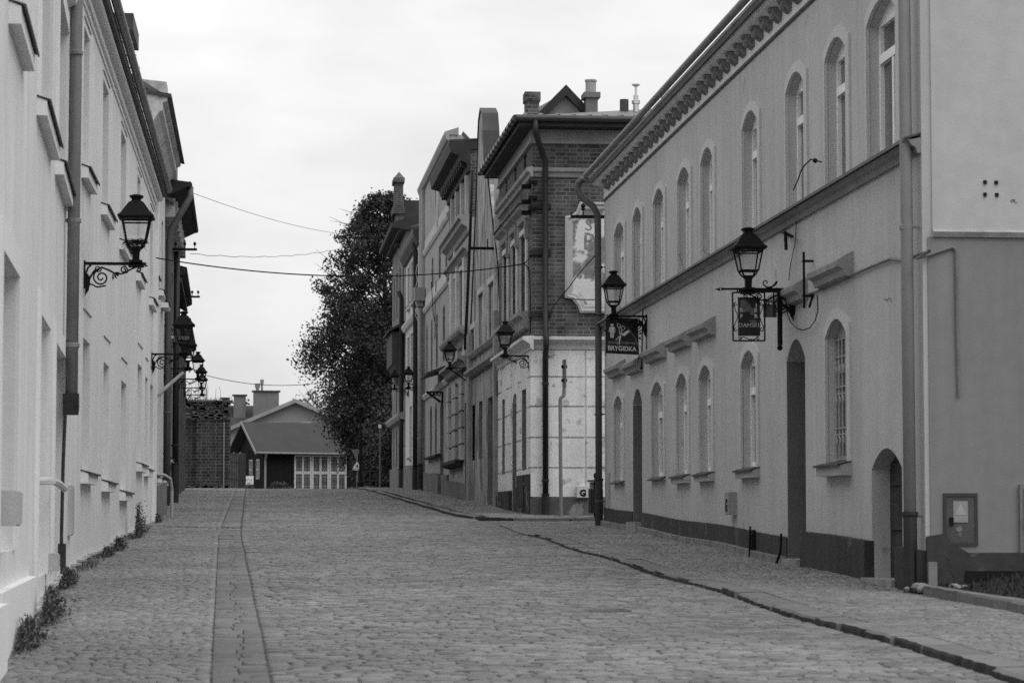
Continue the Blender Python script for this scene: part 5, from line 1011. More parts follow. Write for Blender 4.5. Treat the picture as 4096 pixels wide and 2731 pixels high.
for k in range(1900):
    z = random.uniform(1.9, 17.2); R_ = float(np.interp(z, pz, pr_)); q = math.sqrt(random.random())
    if z > 11 and random.random() < .42: continue
    if z > 11.5: q = q**.7
    a = random.uniform(0, 2*PI); lump = 1+.16*math.sin(a*3+z*1.3)+.1*math.sin(z*2.6+a*2); r = .97*R_*q*min(lump, 1.1)
    cs_.append((TX+r*math.cos(a), TY+r*math.sin(a)*.9, z))
mb = MB(); leafcloud(mb, cs_, 75, [.34 if c[2] < 11 else .2 for c in cs_], .13, .4)
mb.build('crown', LEAF, tr)
def small_tree(x, y, h, r, label, n=220, per=26, ls=.14, group=None, name='tree', m=LEAF, thin=False):
    z = g1(x, min(y, 185)); o = thing(name, (x, y, z), label, 'tree', group); mb = MB(); mb.tube([(x, y, z-.2), (x+.1, y, z+h*.5), (x, y, z+h*.95)], [.18, .12, .02], 7)
    for k in range(40):
        zz = z+h*random.uniform(.25, .85); a = random.uniform(0, 2*PI); q = r*random.uniform(.4, 1); mb.tube([(x, y, zz), (x+q*.5*math.cos(a), y+q*.5*math.sin(a), zz+h*.08), (x+q*math.cos(a), y+q*math.sin(a), zz+h*.2)], [.05, .03, .01], 4)
    mb.build('trunk', BARK, o); cc = []
    for k in range(n):
        zz = random.uniform(.3, 1); a = random.uniform(0, 2*PI); q = r*math.sqrt(random.random())*math.sin(PI*min(.97, .12+.86*zz))**.6; cc.append((x+q*math.cos(a), y+q*math.sin(a), z+h*zz))
    mb = MB(); leafcloud(mb, cc, per, [.3]*n, ls); mb.build('crown', m, o)
DK = 'dark bushy trees behind the end of the right-hand row'
small_tree(8.2, 152, 11, 3.6, 'broad dark tree standing behind the tall street tree', 520, 40, .19)
small_tree(7.0, 133, 4.6, 1.9, 'low bushy tree under the tall street tree beside the road signs', 330, 34, .15)
bush('hedge', 'low dark hedge closing the gap between the row end and the grey post', 'hedge', (7.3, 129, g1(7.3, 129)), 1.7, 2.0, 5200, LEAF, .13)
small_tree(6.9, 127.5, 3.2, 1.1, 'small dark shrub tree filling the gap behind the last row house', 260, 34, .13)
small_tree(9.5, 141, 6, 2.6, 'mid-sized dark tree right behind the slim grey post', 330, 36, .16)
small_tree(11.5, 160, 9, 4, 'wide dark tree furthest right behind the row end', 380, 34, .2)
TW = mat('pale_twig_leaf', .12, .8, .3, 2, .2, 0)
for px, py, D_, r_, lab in ((1270, 1555, 225, 2.2, 'sparse pale tree showing above the right slope of the distant roof'), (1205, 1600, 228, 1.2, 'thin wispy tree just right of the distant roof ridge'), (965, 1600, 230, 1.0, 'small wispy tree between the two distant chimneys')):
    q = atY(px, py, D_); small_tree(q.x, D_, q.z-g1(q.x, 185), r_, lab, 90, 14, .2, m=TW)
# weeds along the foot of the white house
for k, (px, py, r, h, lab) in enumerate(((190, 2490, .2, .32, 'leafy weed clump at the foot of the white plinth block nearest the camera'), (262, 2350, .16, .22, 'dark low weeds below the pipe stub of the white house'), (470, 2195, .16, .2, 'weeds in the joint halfway along the white wall'), (548, 2150, .2, .62, 'tall weed tuft near the far end of the white wall'), (420, 2225, .14, .14, 'small weed tuft on the pavement edge of the white wall'), (95, 2590, .2, .22, 'weeds at the bottom left corner beside the white plinth'), (590, 2090, .14, .2, 'small weeds at the far corner of the white house'), (880, 2120, .0, .0, ''))):
    if not r: continue
    d = ray(px, py); t = -1.4/(d.z-.0235); x = max(d.x*t, -2.12); c = (x, t, g1(x, t))
    o = thing('weed', c, lab, 'weed', 'weeds along the white house'); wb = MB(); n_ = int(1500*r/.16)
    for _ in range(n_):
        u = random.gauss(0, .5); yy = c[1]+u*r*3.2; xx = c[0]-.02+abs(random.gauss(0, .32))*r; hh = h*math.exp(-u*u*1.6)*(.55+.45*math.sin(yy*23+k)**2)*random.random()**.7; zz = g1(xx, yy)+hh
        t_ = Vector((random.gauss(.25, .6), random.gauss(0, .6), random.gauss(.5, .6))).normalized(); b_ = t_.cross(Vector((.3, .2, .9))).normalized(); l_ = random.uniform(.012, .04); w_ = l_*random.uniform(.12, .4); p_ = Vector((xx, yy, zz))
        wb.add([p_, p_+t_*l_*.5+b_*w_, p_+t_*l_*1.3, p_+t_*l_*.5-b_*w_], [(0, 1, 2, 3)])
    wb.build('foliage', WEEDM, o); wb = MB()
    for _ in range(14): u = random.gauss(0, .5); yy = c[1]+u*r*3; wb.tube([(c[0], yy, g1(c[0], yy)-.02), (c[0]+random.uniform(0, .06), yy+random.uniform(-.05, .05), g1(c[0], yy)+h*math.exp(-u*u*1.6)*.9)], [.006, .003], 4)
    wb.build('stem', mat('stem_dark', .03), o)
mb = blades('t', 700, lambda: (lambda y: (-2.2+random.uniform(.0, .16), y, g1(-2.15, y)))(random.choice((22, 26.5, 29, 33, 36, 39.5, 44, 48))+random.gauss(0, .7)), .07, WEEDM, .008, .9); tag(mb.build('wall_weeds', WEEDM), 'thin line of grass in the joint along the white house', None, None, 'stuff')
# ================================================================== STREET LAMPS
def spiral(c, r0, r1, turns, a0=0, sgn=1, n=26):
    return [(c[0]+(r0+(r1-r0)*i/n)*math.cos(a0+sgn*2*PI*turns*i/n), 0, c[1]+(r0+(r1-r0)*i/n)*math.sin(a0+sgn*2*PI*turns*i/n)) for i in range(n+1)]
def lantern(o, x, k=1.0, nest=False):
    C = lambda z0, z1, a, b: [(x-a, -a, z0), (x+a, -a, z0), (x+a, a, z0), (x-a, a, z0), (x-b, -b, z1), (x+b, -b, z1), (x+b, b, z1), (x-b, b, z1)]
    mb = MB(); mb.box8(C(.02, .05, .09, .085)); mb.box8(C(.05, .2, .045, .05)); mb.box8(C(.2, .23, .065, .065))
    for sx in (-1, 1):
        for sy in (-1, 1): mb.tube([(x+sx*.045, sy*.045, .19), (x+sx*.1, sy*.1, .25), (x+sx*.118, sy*.118, .30)], .014, 5)
    mb.build('stem', IRON, o)
    mb = MB(); b, t = .128, .188; z0, z1 = .30, .62
    for sx in (-1, 1):
        for sy in (-1, 1): mb.tube([(x+sx*b, sy*b, z0), (x+sx*t, sy*t, z1)], .013, 5)
    for s, z in ((b, z0), (t, z1), (t-.006, z1-.04)):
        for a in (-1, 1): mb.tube([(x-s, a*s, z), (x+s, a*s, z)], .013, 5); mb.tube([(x+a*s, -s, z), (x+a*s, s, z)], .013, 5)
    fr = mb.build('lantern_frame', IRON, o)
    for a, c in (((1, 0), 0), ((-1, 0), 0), ((0, 1), 0), ((0, -1), 0)):
        mb = MB(); p = lambda u, s, z: (x+(a[0]*s if a[0] else u*s), (a[1]*s if a[1] else u*s), z); mb.quad(p(-1, b-.003, z0), p(1, b-.003, z0), p(1, t-.003, z1), p(-1, t-.003, z1)); mb.build('pane', GLASS, fr)
    mb = MB(); q = [(.235, .615), (.245, .635), (.242, .65), (.20, .685), (.135, .785), (.125, .80), (.10, .835), (.075, .85), (.062, .865), (.06, .89), (.088, .91), (.092, .928), (.03, .94)]
    for (a0, h0), (a1, h1) in zip(q, q[1:]): mb.box8(C(h0, h1, a0, a1))
    mb.build('hood', IRON, o); mb = MB(); mb.lathe((x, 0, .875), [(.05, 0), (.05, .02), (.09, .04), (.098, .055), (.04, .075)], 12); mb.build('cap', IRON, o)
    if nest:
        mb = MB()
        for _ in range(110): a = random.uniform(0, 2*PI); z = random.uniform(.22, .33); r = random.uniform(.12, .2); mb.tube([(x, 0, z), (x+r*math.cos(a)*.6, r*math.sin(a)*.6, z+random.uniform(-.02, .03)), (x+r*math.cos(a), r*math.sin(a), z+random.uniform(-.07, .03))], .003, 3)
        mb.build('nest', mat('dry_straw', .03, .9), o)
def scroll_bracket(o, L=.82, diag=False):
    mb = MB(); mb.box(0, .022, -.035, .035, -.34, .04); mb.prism([(.02, -.02, -.44), (.07, -.02, -.36), (.09, -.02, -.26), (.07, -.02, -.16), (.02, -.02, -.1)], (0, .04, 0)); mb.build('wall_plate', IRON, o)
    mb = MB(); mb.box(0.02, L, -.018, .018, -.02, .02); mb.box(L-.24, L-.03, -.07, .07, -.045, -.02); mb.box(L-.02, L+.02, -.012, .012, -.035, -.02); mb.build('arm', IRON, o)
    mb = MB(); r = .012
    if diag:
        mb.tube([(.03, 0, -.5), (L-.15, 0, -.03)], .028, 6); mb.tube([(.05, 0, -.42), (.05, 0, 0)], .014); mb.tube([(.25, 0, -.3), (.25, 0, 0)], .012)
        for k in range(4): mb.tube(spiral((.12+k*.11, -.09-.0*k), .055, .02, 1.3, k), .01, 5)
        for k in range(3): mb.tube(spiral((.13+k*.05, -.22), .06, .02, 1.2, 1+k), .01, 5)
        mb.tube([(-.25, 0, -.06), (-.25, 0, -.3), (-.02, 0, -.5)], .012); mb.box(-.3, .02, -.012, .012, -.09, -.07)
        for k in range(3): mb.tube([(-.04-k*.09, 0, -.09), (-.04-k*.09, 0, -.3), (-.08-k*.09, 0, -.33), (-.12-k*.09, 0, -.3)], .008)
    else:
        mb.tube([(.05, 0, -.3), (.08, 0, -.2), (.14, 0, -.1), (.24, 0, -.05), (.34, 0, -.09), (.44, 0, -.145), (.54, 0, -.13), (.64, 0, -.07), (.72, 0, -.04)], [.02, .016, .014, .014, .014, .013, .012, .012, .012], 5)
        mb.tube(spiral((.235, -.19), .115, .02, 1.7, PI*.55, 1), r, 5); mb.tube(spiral((.54, -.085), .055, .015, 1.4, -PI*.3, 1), .01, 5); mb.tube(spiral((.19, -.07), .05, .015, 1.2, 0, -1), .009, 5); mb.tube(spiral((.74, -.075), .035, .01, 1.3, PI*.7, -1), .009, 5)
        for a in (-.4, -.9, -1.5, .1): mb.prism([(.39, -.006, -.13), (.39+.07*math.cos(a-.2), -.006, -.13+.07*math.sin(a-.2)), (.39+.1*math.cos(a), -.006, -.13+.1*math.sin(a)), (.39+.06*math.cos(a+.25), -.006, -.13+.06*math.sin(a+.25))], (0, .012, 0))
        mb.tube([(.035, 0, -.12), (.06, 0, -.05), (.1, 0, -.02)], .014, 5); mb.tube([(.3, 0, -.3), (.18, 0, -.32), (.1, 0, -.28), (.06, 0, -.3)], .012, 5)
    mb.build('scrollwork', IRON, o)
def make_lamp(label, nest=False, diag=False):
    o = thing('street_lamp', (0, 0, 0), label, 'street lamp', 'wall-mounted street lamps'); scroll_bracket(o, .84, diag); lantern(o, .70, 1, nest); return o
def place(o, x, y, z, out): o.location = (x, y, z); o.scale = (.93,)*3 if out > 0 else (.84,)*3; o.rotation_euler = (0, 0, 0 if out > 0 else PI); return o
la = make_lamp('black street lamp with straw stuffed under its lantern on the white house', True); 
lp = make_lamp('black street lamp hanging above the dark worn shop sign on the grey house'); ld = make_lamp('black street lamp on a braced triangular bracket on the brick-topped house', False, True)
zl = lambda py, D, px=600: atY(px, py, D).z
place(la, -2.25, 33.2, zl(1056, 33.2), 1)
S_ = lambda F, D: F.pt(D, 0, 0)
lampc = [(-2.25+.0, 53.6, zl(1416, 53.6), 1, 'black street lamp at the far end of the white house, before the far lamps'), (-2.52, 66.4, zl(1470, 66), 1, 'black street lamp half hidden behind the lamp at the end of the white house'), (-2.70, 84, zl(1515, 84), 1, 'black street lamp on the narrow dark house on the left, middle of the far group'), (-2.93, 99, zl(1550, 99), 1, 'black street lamp on the low dark house, its lantern standing clear against the sky'), (-3.0, 103.5, zl(1578, 103.5), 1, 'furthest and lowest street lamp on the left side'),
         (6.08, 58.95, zl(1424, 58.95, 2100), -1, 'black street lamp at the corner of the brick house'), (6.08, 98.2, zl(1549, 98, 1680), -1, 'black street lamp against the pale house of the right-hand row'), (6.08, 108.6, zl(1555, 108.6, 1600), -1, 'furthest street lamp of the right-hand row, dark before the tree')]
for x, y, z, s, lab in lampc: c = copy_tree(lp); place(c, x, y, z, s); c['label'] = lab
y1 = RB.pt(RB.S(M6(850, 900)), 0, 0); place(lp, y1.x, y1.y, atY(3000, 1164, y1.y).z, -1)
lr = copy_tree(lp); lr['label'] = 'black street lamp above the hairdresser sign with white pictograms on the grey house'
y2 = RB.pt(RB.S(N1(1005, 1000)), 0, 0); place(lr, y2.x, y2.y, atY(2420, 1264, y2.y).z, -1)
q = atY(1770, 1472, 76.6); place(ld, 6.08, 76.6, q.z, -1)
# ================================================================== SHOP SIGNS
SIGNB = mat('sign_black', .012, .6, .3, 4, .1); LETP = mat('pale_lettering', .5, .6, .05, 5); LETW = mat('worn_lettering', .4, .7, .2, 9, .1)
def plane_sign(D): return lambda px, py, dy=0: atY(px, py, D)+Vector((0, -dy, 0))
# worn sign
D = y1.y-.0; T = plane_sign(D+.05); Mx = lambda u, v, dy=0: T(*M6(u, v), dy)
so = thing('shop_sign', Mx(440, 1040), 'worn black hanging sign reading DAMSKI with half its letters peeled, in a scrolled iron frame', 'shop sign', 'hanging shop signs')
def bar(mb, a, b, r): mb.tube([a, b], r, 5)
mb = MB(); c = [Mx(292, 828), Mx(578, 828), Mx(580, 1260), Mx(297, 1260)]
for i in range(4): bar(mb, c[i], c[(i+1) % 4], .011)
for u, sg in ((318, 1), (553, -1)):
    mb.tube([Mx(u-4*sg, 930), Mx(u-14*sg, 950), Mx(u+6*sg, 1000), Mx(u+22*sg, 1040), Mx(u+6*sg, 1085), Mx(u-16*sg, 1140), Mx(u-8*sg, 1165)], .006, 5)
    for v in (932, 1160): mb.tube([Mx(u+14*math.cos(a), v+14*math.sin(a)) for a in np.linspace(0, 5, 10)], .006, 5)
mb.tube([Mx(360, 1240), Mx(390, 1225), Mx(440, 1248), Mx(490, 1248), Mx(520, 1225)], .006, 5)
for u in (360, 517): mb.tube([Mx(u+13*math.cos(a), 1236+13*math.sin(a)) for a in np.linspace(0, 5.5, 10)], .006, 5)
mb.build('frame', IRON, so)
a, b = Mx(342, 1216), Mx(537, 872); mb = MB(); mb.box(a.x, b.x, D+.045, D+.06, a.z, b.z); pn = mb.build('panel', SIGNB, so)
mb = MB()
for ch_, u, v, sz in (('R', 369, 1003, .068), ('F', 369, 1057, .068), ('J', 502, 962, .068), ('E', 498, 1003, .068), ('R', 500, 1057, .068)): q = Mx(u, v); put_text(mb, ch_, sz, (q.x, D+.043, q.z), (1, 0, 0), (0, 0, 1), .003)
q = Mx(438, 1139); vs_, fs_ = text_mesh('DAMSKI', 1); k_ = (Mx(526, 1139).x-Mx(350, 1139).x)/(max(v[0] for v in vs_)-min(v[0] for v in vs_)); put_text(mb, 'DAMSKI', k_, (q.x, D+.043, q.z), (1, 0, 0), (0, 0, 1), .012*0, sx=1); mb.build('lettering', LETW, pn)
mb = MB()
def blob(cu, cv, pts): mb.prism([Mx(cu+x, cv+y, .008) for x, y in pts], (0, .003, 0))
blob(400, 945, [(-42, -45), (5, -58), (30, -20), (55, 0), (60, 20), (40, 60), (20, 55), (-5, 62), (-30, 50), (-20, 15), (-40, 10)]); blob(475, 995, [(-30, -25), (30, -30), (32, 10), (0, 40), (-25, 30)]); blob(478, 1092, [(-35, -10), (-10, -18), (25, -15), (32, 8), (10, 18), (-25, 14)])
mb.build('peeled_patch', mat('peeled_grey', .1, .8, .3, 20, .2), pn)
mb = MB(); bar(mb, Mx(190, 797), Mx(850, 797), .014); mb.lathe(tuple(Mx(190, 797)), [(.001, -.035), (.001, .035)], 4)
p0 = Mx(128, 799); p1, p2 = Mx(188, 783), Mx(188, 815); mb.prism([p0, p1, Mx(178, 799), p2], (0, .012, 0)); q = Mx(205, 797); mb.lathe((q.x, q.y, q.z-.018), [(.005, 0), (.018, .012), (.018, .024), (.005, .036)], 8)
mb.tube([Mx(u, v) for u, v in ((690, 728), (670, 760), (640, 780), (600, 782), (570, 760), (565, 735), (580, 722), (600, 728), (604, 742), (592, 750))], [.016, .015, .013, .011, .01, .009, .008, .008, .008, .007], 6)
bar(mb, Mx(335, 800), Mx(335, 830), .01); bar(mb, Mx(560, 800), Mx(575, 830), .01); bar(mb, Mx(712, 800), Mx(716, 1300), .034); bar(mb, Mx(660, 800), Mx(660, 1050), .008); q = Mx(716, 1320); mb.lathe((q.x, q.y, q.z-.04), [(.01, 0), (.035, .02), (.035, .05), (.01, .075)], 10)
mb.tube([Mx(735, 830), Mx(780, 835), Mx(815, 900), Mx(830, 990), Mx(850, 1040)], [.014, .014, .014, .02, .01], 6); mb.tube([Mx(740, 940), Mx(775, 960), Mx(815, 1010)], .02, 6)
mb.build('bracket', IRON, so)
mb = MB(); a, b = Mx(582, 1045), Mx(694, 930); mb.box(a.x, b.x, D+.1, D+.16, a.z, b.z); mb.build('ballast_box', mat('box_grey', .1, .8, .3, 8), so)
# hairdresser sign
D = y2.y; T = plane_sign(D+.05); Mx = lambda u, v, dy=0: T(*N1(u, v), dy)
so = thing('shop_sign', Mx(660, 1020), 'black hairdresser sign BRYGIDKA with a white figure, scissors and comb', 'shop sign', 'hanging shop signs')
mb = MB(); mb.prism([Mx(437, 765), Mx(640, 775), Mx(875, 780), Mx(893, 1285), Mx(437, 1262)], (0, .02, 0)); pn = mb.build('panel', SIGNB, so)
mb = MB()
def txt(s_, u0, u1, v, vh, bold):
    a, b = Mx(u0, v), Mx(u1, v+ (u1-u0)*.045); vs, fs = text_mesh(s_, 1, bold); w = max(p[0] for p in vs)-min(p[0] for p in vs); hh = max(p[1] for p in vs)-min(p[1] for p in vs)
    H = (Mx(u0, v-vh)-a).z; mx0 = min(p[0] for p in vs); my = min(p[1] for p in vs); un = Vector((0, -.004, 0)); ux = (b-a)/w
    mb.add([a+ux*(p[0]-mx0)+Vector((0, 0, 1))*((p[1]-my)/hh*H)+un*(1+p[2]) for p in vs], fs)
txt('667 995 405', 463, 597, 1132, 36, .004); txt('FRYZJER MESKI', 640, 855, 1142, 38, .004); mb.build('lettering', mat('thin_lettering', .25, .6), pn)
mb = MB(); txt('BRYGIDKA', 460, 858, 1222, 68, .03); mb.build('lettering', LETP, pn)
mb = MB(); dd = .004
def pg(pts): mb.prism([Mx(u, v, dd) for u, v in pts], (0, .003, 0))
pg([(517+22*math.cos(a), 869+22*math.sin(a)) for a in np.linspace(0, 2*PI, 17)[:-1]])
pg([(487, 896), (547, 896), (558, 910), (560, 972), (548, 976), (543, 925), (541, 925), (541, 1045), (520, 1050), (520, 975), (514, 975), (513, 1048), (492, 1045), (492, 925), (489, 925), (484, 970), (472, 968), (475, 910)])
mb.build('figure', LETP, pn)
mb = MB()
for cu, cv, r in ((612, 882, 24), (667, 912, 26)):
    ring = [(cu+r*math.cos(a), cv+r*math.sin(a)) for a in np.linspace(0, 2*PI, 21)]; mb.tube([Mx(u, v, .004) for u, v in ring], .006, 4)
pg([(588, 840), (600, 862), (594, 866), (584, 846)]); pg([(606, 906), (616, 906), (630, 1000), (643, 1025), (618, 1145), (606, 1145), (618, 1040), (622, 1005)]); pg([(652, 936), (662, 940), (640, 1010), (575, 1082), (566, 1078), (630, 1000)])
mb.build('scissors', LETP, pn); mb = MB(); pg([(645, 1000), (742, 937), (766, 962), (687, 1026), (680, 1015), (660, 1020)]); mb.build('comb', LETP, pn)
mb = MB(); mb.tube([Mx(u, v, .004) for u, v in ((445, 785), (520, 785), (640, 830), (740, 910), (830, 1040), (880, 1150), (930, 1190))], .004, 4); mb.build('arc_line', mat('thin_lettering', .25), pn)
mb = MB(); bar(mb, Mx(270, 728), Mx(1000, 762), .010); bar(mb, Mx(437, 760), Mx(430, 1300), .008); bar(mb, Mx(437, 1250), Mx(893, 1278), .011); bar(mb, Mx(945, 645), Mx(928, 1470), .012); bar(mb, Mx(1018, 700), Mx(1000, 1415), .026); bar(mb, Mx(895, 1325), Mx(1000, 1325), .012); bar(mb, Mx(893, 1290), Mx(875, 1405), .009)
q = Mx(926, 1468); mb.lathe((q.x, q.y, q.z-.03), [(.005, 0), (.028, .018), (.03, .035), (.005, .06)], 10); q = Mx(275, 728); mb.lathe((q.x, q.y, q.z-.02), [(.005, 0), (.022, .012), (.022, .028), (.005, .04)], 10)
mb.build('bracket', IRON, so)
mb = MB(); q = Mx(915, 850); mb.lathe((q.x, q.y, q.z-.05), [(.01, 0), (.045, .02), (.05, .06), (.02, .1)], 7)
for u, v, s_ in ((912, 985, 1), (905, 1060, -1)): mb.prism([Mx(u-28, v+14*s_), Mx(u, v-18), Mx(u+20, v+2), Mx(u+4, v+18)], (0, .008, 0))
mb.tube([Mx(880, 900), Mx(900, 870), Mx(930, 860)], .006, 5); mb.tube([Mx(882, 1020), Mx(905, 1050), Mx(935, 1010)], .006, 5); mb.tube([Mx(760, 860), Mx(790, 830), Mx(830, 850), Mx(820, 900), Mx(790, 940), Mx(800, 970)], .012, 5); mb.build('iron_rose', IRON, so)
# ================================================================== POLES, BINS, TRAFFIC SIGNS
D = 57.6; T = plane_sign(D); x, y = T(2246, 2080).x, D; g = g1(x, y)
so = thing('sign_pole', (x, y, g), 'pale bent pole with a sign seen edge-on before the whitewashed corner house', 'sign pole')
K = lambda u, v: T(*M2(u, v))
mb = MB(); mb.tube([Vector((K(600, 1360).x, D, g+.05)), K(596, 900), K(594, 540), K(594, 520), K(600, 505), K(614, 495), K(620, 480), K(622, 440), K(622, 240)], .042, 8); mb.build('pole', mat('galvanised', .22, .5, .2, 2, .1, 0, streak=.15), so)
mb = MB(); a, b = K(612, 430), K(630, 243); mb.box(a.x+.02, a.x+.045, D-.28, D+.28, a.z, b.z); mb.build('sign_plate', mat('sign_back', .12, .6), so)
mb = MB()
for v in (290, 385): q = K(622, v); mb.box(q.x-.06, q.x+.06, D-.06, D+.06, q.z-.03, q.z+.03)
mb.build('clamp', IRON, so)
T = plane_sign(56.6); O = Z(2260, 1880, .2678); K = lambda u, v: T(*O(u, v)); x = K(476, 700).x; g = g1(x, 56.6)+.09
so = thing('litter_bin', (x, 56.6, g), 'dark litter bin hung on a ball-topped post at the street corner', 'litter bin')
mb = MB(); mb.box(x-.06, x+.06, 56.54, 56.66, g-.1, K(476, 150).z); q = K(476, 135); mb.lathe((x, 56.6, q.z-.0), [(.02, 0), (.06, .03), (.075, .08), (.06, .13), (.02, .155)], 12); mb.build('post', IRON, so)
a, b = K(366, 640), K(455, 275); mb = MB(); mb.box(a.x, b.x, 56.4, 56.8, a.z, b.z)
for k in range(4): mb.box(a.x+.02+k*.11, a.x+.05+k*.11, 56.385, 56.4, a.z+.02, b.z-.02)
mb.build('bin', mat('bin_black', .02, .6), so); mb = MB(); a, b = K(352, 172), K(470, 152); mb.box(a.x, b.x+.1, 56.35, 56.85, a.z, b.z+.01); mb.build('lid', mat('lid_grey', .07, .6), so)
mb = MB(); a, b = K(372, 272), K(450, 178); mb.box(a.x, b.x, 56.62, 56.66, a.z, b.z); mb.build('pale_plate', BOXM, so)
gx = EB.hit(O(262, 330), .1); b_ = wall_box(EB, EB.S(O(168, 330), .08), EB.S(O(352, 330), .08), EB.hit(O(260, 412), .08)[1], EB.hit(O(260, 238), .08)[1], .17, mat('white_box', .62, .6, .06, 5), 'gas_box', 'white gas box marked G on the whitewashed end wall of the brick house', 'gas box', 'G', .05)
# empty sign bracket on the tall house and the pedestrian crossing signs
mb = MB(); T = plane_sign(87); K = lambda u, v: T(*N6(u, v))
bar(mb, K(530, 1475), K(715, 1475), .03); bar(mb, K(530, 1470), K(690, 1590), .04); bar(mb, K(712, 1470), K(712, 1600), .035)
for k in range(3): u = 590+k*42; mb.tube([K(u-16, 1478), K(u-14, 1505), K(u, 1520), K(u+14, 1505), K(u+16, 1478)], .018, 5)
solo('sign_bracket', mb, IRON, 'empty triangular wrought-iron sign bracket on the tall smooth house', 'sign bracket')
D = 130; T = plane_sign(D); x = T(1428, 1900).x; g = g1(x, D)
so = thing('road_sign', (x, D, g), 'pedestrian crossing sign under a give-way triangle seen before the dark tree', 'road sign'); GS = mat('sign_grey', .13, .6)
mb = MB(); mb.tube([(x, D+.05, g), (x, D+.05, T(1428, 1795).z)], .035); mb.build('post', mat('galvanised', .22), so)
mb = MB(); mb.prism([T(1405, 1797), T(1440, 1797), T(1424, 1838)], (0, .02, 0)); mb.build('give_way_plate', GS, so)
mb = MB(); a, b = T(1407, 1883), T(1449, 1842); mb.box(a.x, b.x, D-.02, D, a.z, b.z); pp = mb.build('crossing_plate', mat('sign_dark', .035, .6), so)
mb = MB(); mb.prism([T(1411, 1873)+Vector((0, -.03, 0)), T(1445, 1873)+Vector((0, -.03, 0)), T(1428, 1845)+Vector((0, -.03, 0))], (0, .008, 0)); mb.box(a.x+.05, b.x-.05, D-.03, D-.022, T(1428, 1879).z, T(1428, 1876).z); mb.build('triangle_mark', mat('white_sign', .75), pp)
mb = MB(); q = T(1428, 1860); mb.lathe((q.x, D-.033, q.z+.03), [(.005, 0), (.025, .02), (.005, .045)], 8); mb.prism([Vector((q.x-.03, D-.036, q.z+.03)), Vector((q.x+.03, D-.036, q.z+.03)), Vector((q.x+.07, D-.036, q.z-.12)), Vector((q.x+.03, D-.036, q.z-.12)), Vector((q.x, D-.036, q.z-.03)), Vector((q.x-.04, D-.036, q.z-.12)), Vector((q.x-.08, D-.036, q.z-.12))], (0, -.004, 0)); mb.build('walker', IRON, pp)
D = 127; T = plane_sign(D); x = T(1441, 1900).x; g = g1(x, D); so = thing('lamp_post', (x, D, g), 'black cast lamp post in front of the road signs below the tree', 'lamp post')
mb = MB(); mb.lathe((x, D, g), [(.16, -.1), (.16, .35), (.1, .42), (.07, .6), (.055, 3.4), (.05, 3.5)], 10); mb.build('post', IRON, so); mb = MB(); mb.lathe((x, D, g+3.5), [(.05, 0), (.13, .1), (.19, .45), (.24, .47), (.12, .62), (.05, .72), (.06, .78), (.01, .8)], 8); mb.build('lantern', IRON, so)
D = 126; T = plane_sign(D); x = T(1520, 1900).x; g = g1(x, D); so = thing('utility_post', (x, D, g), 'slim grey post with small white box on top beside the right-hand row', 'post')
mb = MB(); mb.tube([(x, D, g-.1), (x, D, T(1520, 1715).z)], .05, 8); mb.build('post', mat('post_grey', .1, .7), so); mb = MB(); a, b = T(1514, 1712), T(1525, 1698); mb.box(a.x, b.x, D-.08, D+.06, a.z, b.z); mb.build('white_box', mat('white_sign', .75), so)
mb = MB(); x = T(1480, 1940).x
for k in range(4): mb.tube([(x+k*.3-.4, 131, g1(x, 131)), (x+k*.3-.4, 131, g1(x, 131)+.9)], .025)
mb.tube([(x-.4, 131, g1(x, 131)+.88), (x+.5, 131, g1(x, 131)+.92)], .03); mb.tube([(x-.4, 131, g1(x, 131)+.45), (x+.5, 131, g1(x, 131)+.45)], .02); solo('railing', mb, mat('rail_dark', .04), 'short dark railing at the foot of the trees by the end of the row', 'railing')
# small things on the brick corner house
mb = MB(); q = FR.hit(Z(1840, 1240, .4464)(340, 705)); FR.box(mb, q[0]-.45, q[0]+.25, 0, .08, q[1]-.17, q[1]+.17); solo('junction_box', mb, mat('box_grey', .1), 'small grey junction box at the joint left of the brick corner house', 'junction box')
mb = MB(); q = EB.hit(M2(540, 205), .05); EB.tube(mb, [(q[0]-.25, .08, q[1]+.3), (q[0]-.2, .07, q[1]+.05), (q[0]-.05, .07, q[1]-.03), (q[0]+.05, .07, q[1]+.03)], .02, 6); solo('hook', mb, mat('pale_pipe', .5), 'pale bent hook beside the black downpipe on the whitewashed end wall', 'hook')
mb = MB(); q = EB.hit(M1(715, 890), .6); p = atY(*M1(600, 888), 51.6); p2 = atY(*M1(835, 893), 51.6); mb.box(p.x, p2.x, 51.57, 51.63, p.z-.03, p.z+.03); mb.tube([Vector((p.x+.25, 51.6, p.z)), Vector((p.x+.25, 51.6, p.z+.22))], .014); mb.lathe((p.x+.25, 51.6, p.z+.12), [(.01, 0), (.05, .03), (.03, .06), (.05, .09), (.02, .15)], 8); mb.tube([Vector((p.x+.72, 51.6, p.z+.2)), Vector((p.x+.72, 51.6, p.z))], .012)
xx = p.x+.9; mb.tube([Vector((xx, 51.6, p.z)), Vector((xx, 51.6, p.z-.3)), Vector((xx-.04, 51.6, p.z-.38)), Vector((xx-.12, 51.6, p.z-.38)), Vector((xx-.16, 51.6, p.z-.3)), Vector((xx-.16, 51.6, p.z-.2))], .014, 5); solo('cross_arm', mb, IRON, 'iron cross arm with white insulator and hook at the grey house corner', 'cross arm')
mb = MB(); p, p2 = atY(*K5(930, 770), 68.5), atY(*K5(1085, 772), 68.5); mb.box(p.x, 6.1, 68.46, 68.54, p.z-.035, p.z+.035)
for u in (.05, .5): mb.tube([Vector((p.x+u, 68.5, p.z)), Vector((p.x+u, 68.5, p.z+.25))], .016)
solo('cross_arm', mb, IRON, 'iron cross arm sticking out of the curved plaster gable', 'cross arm')
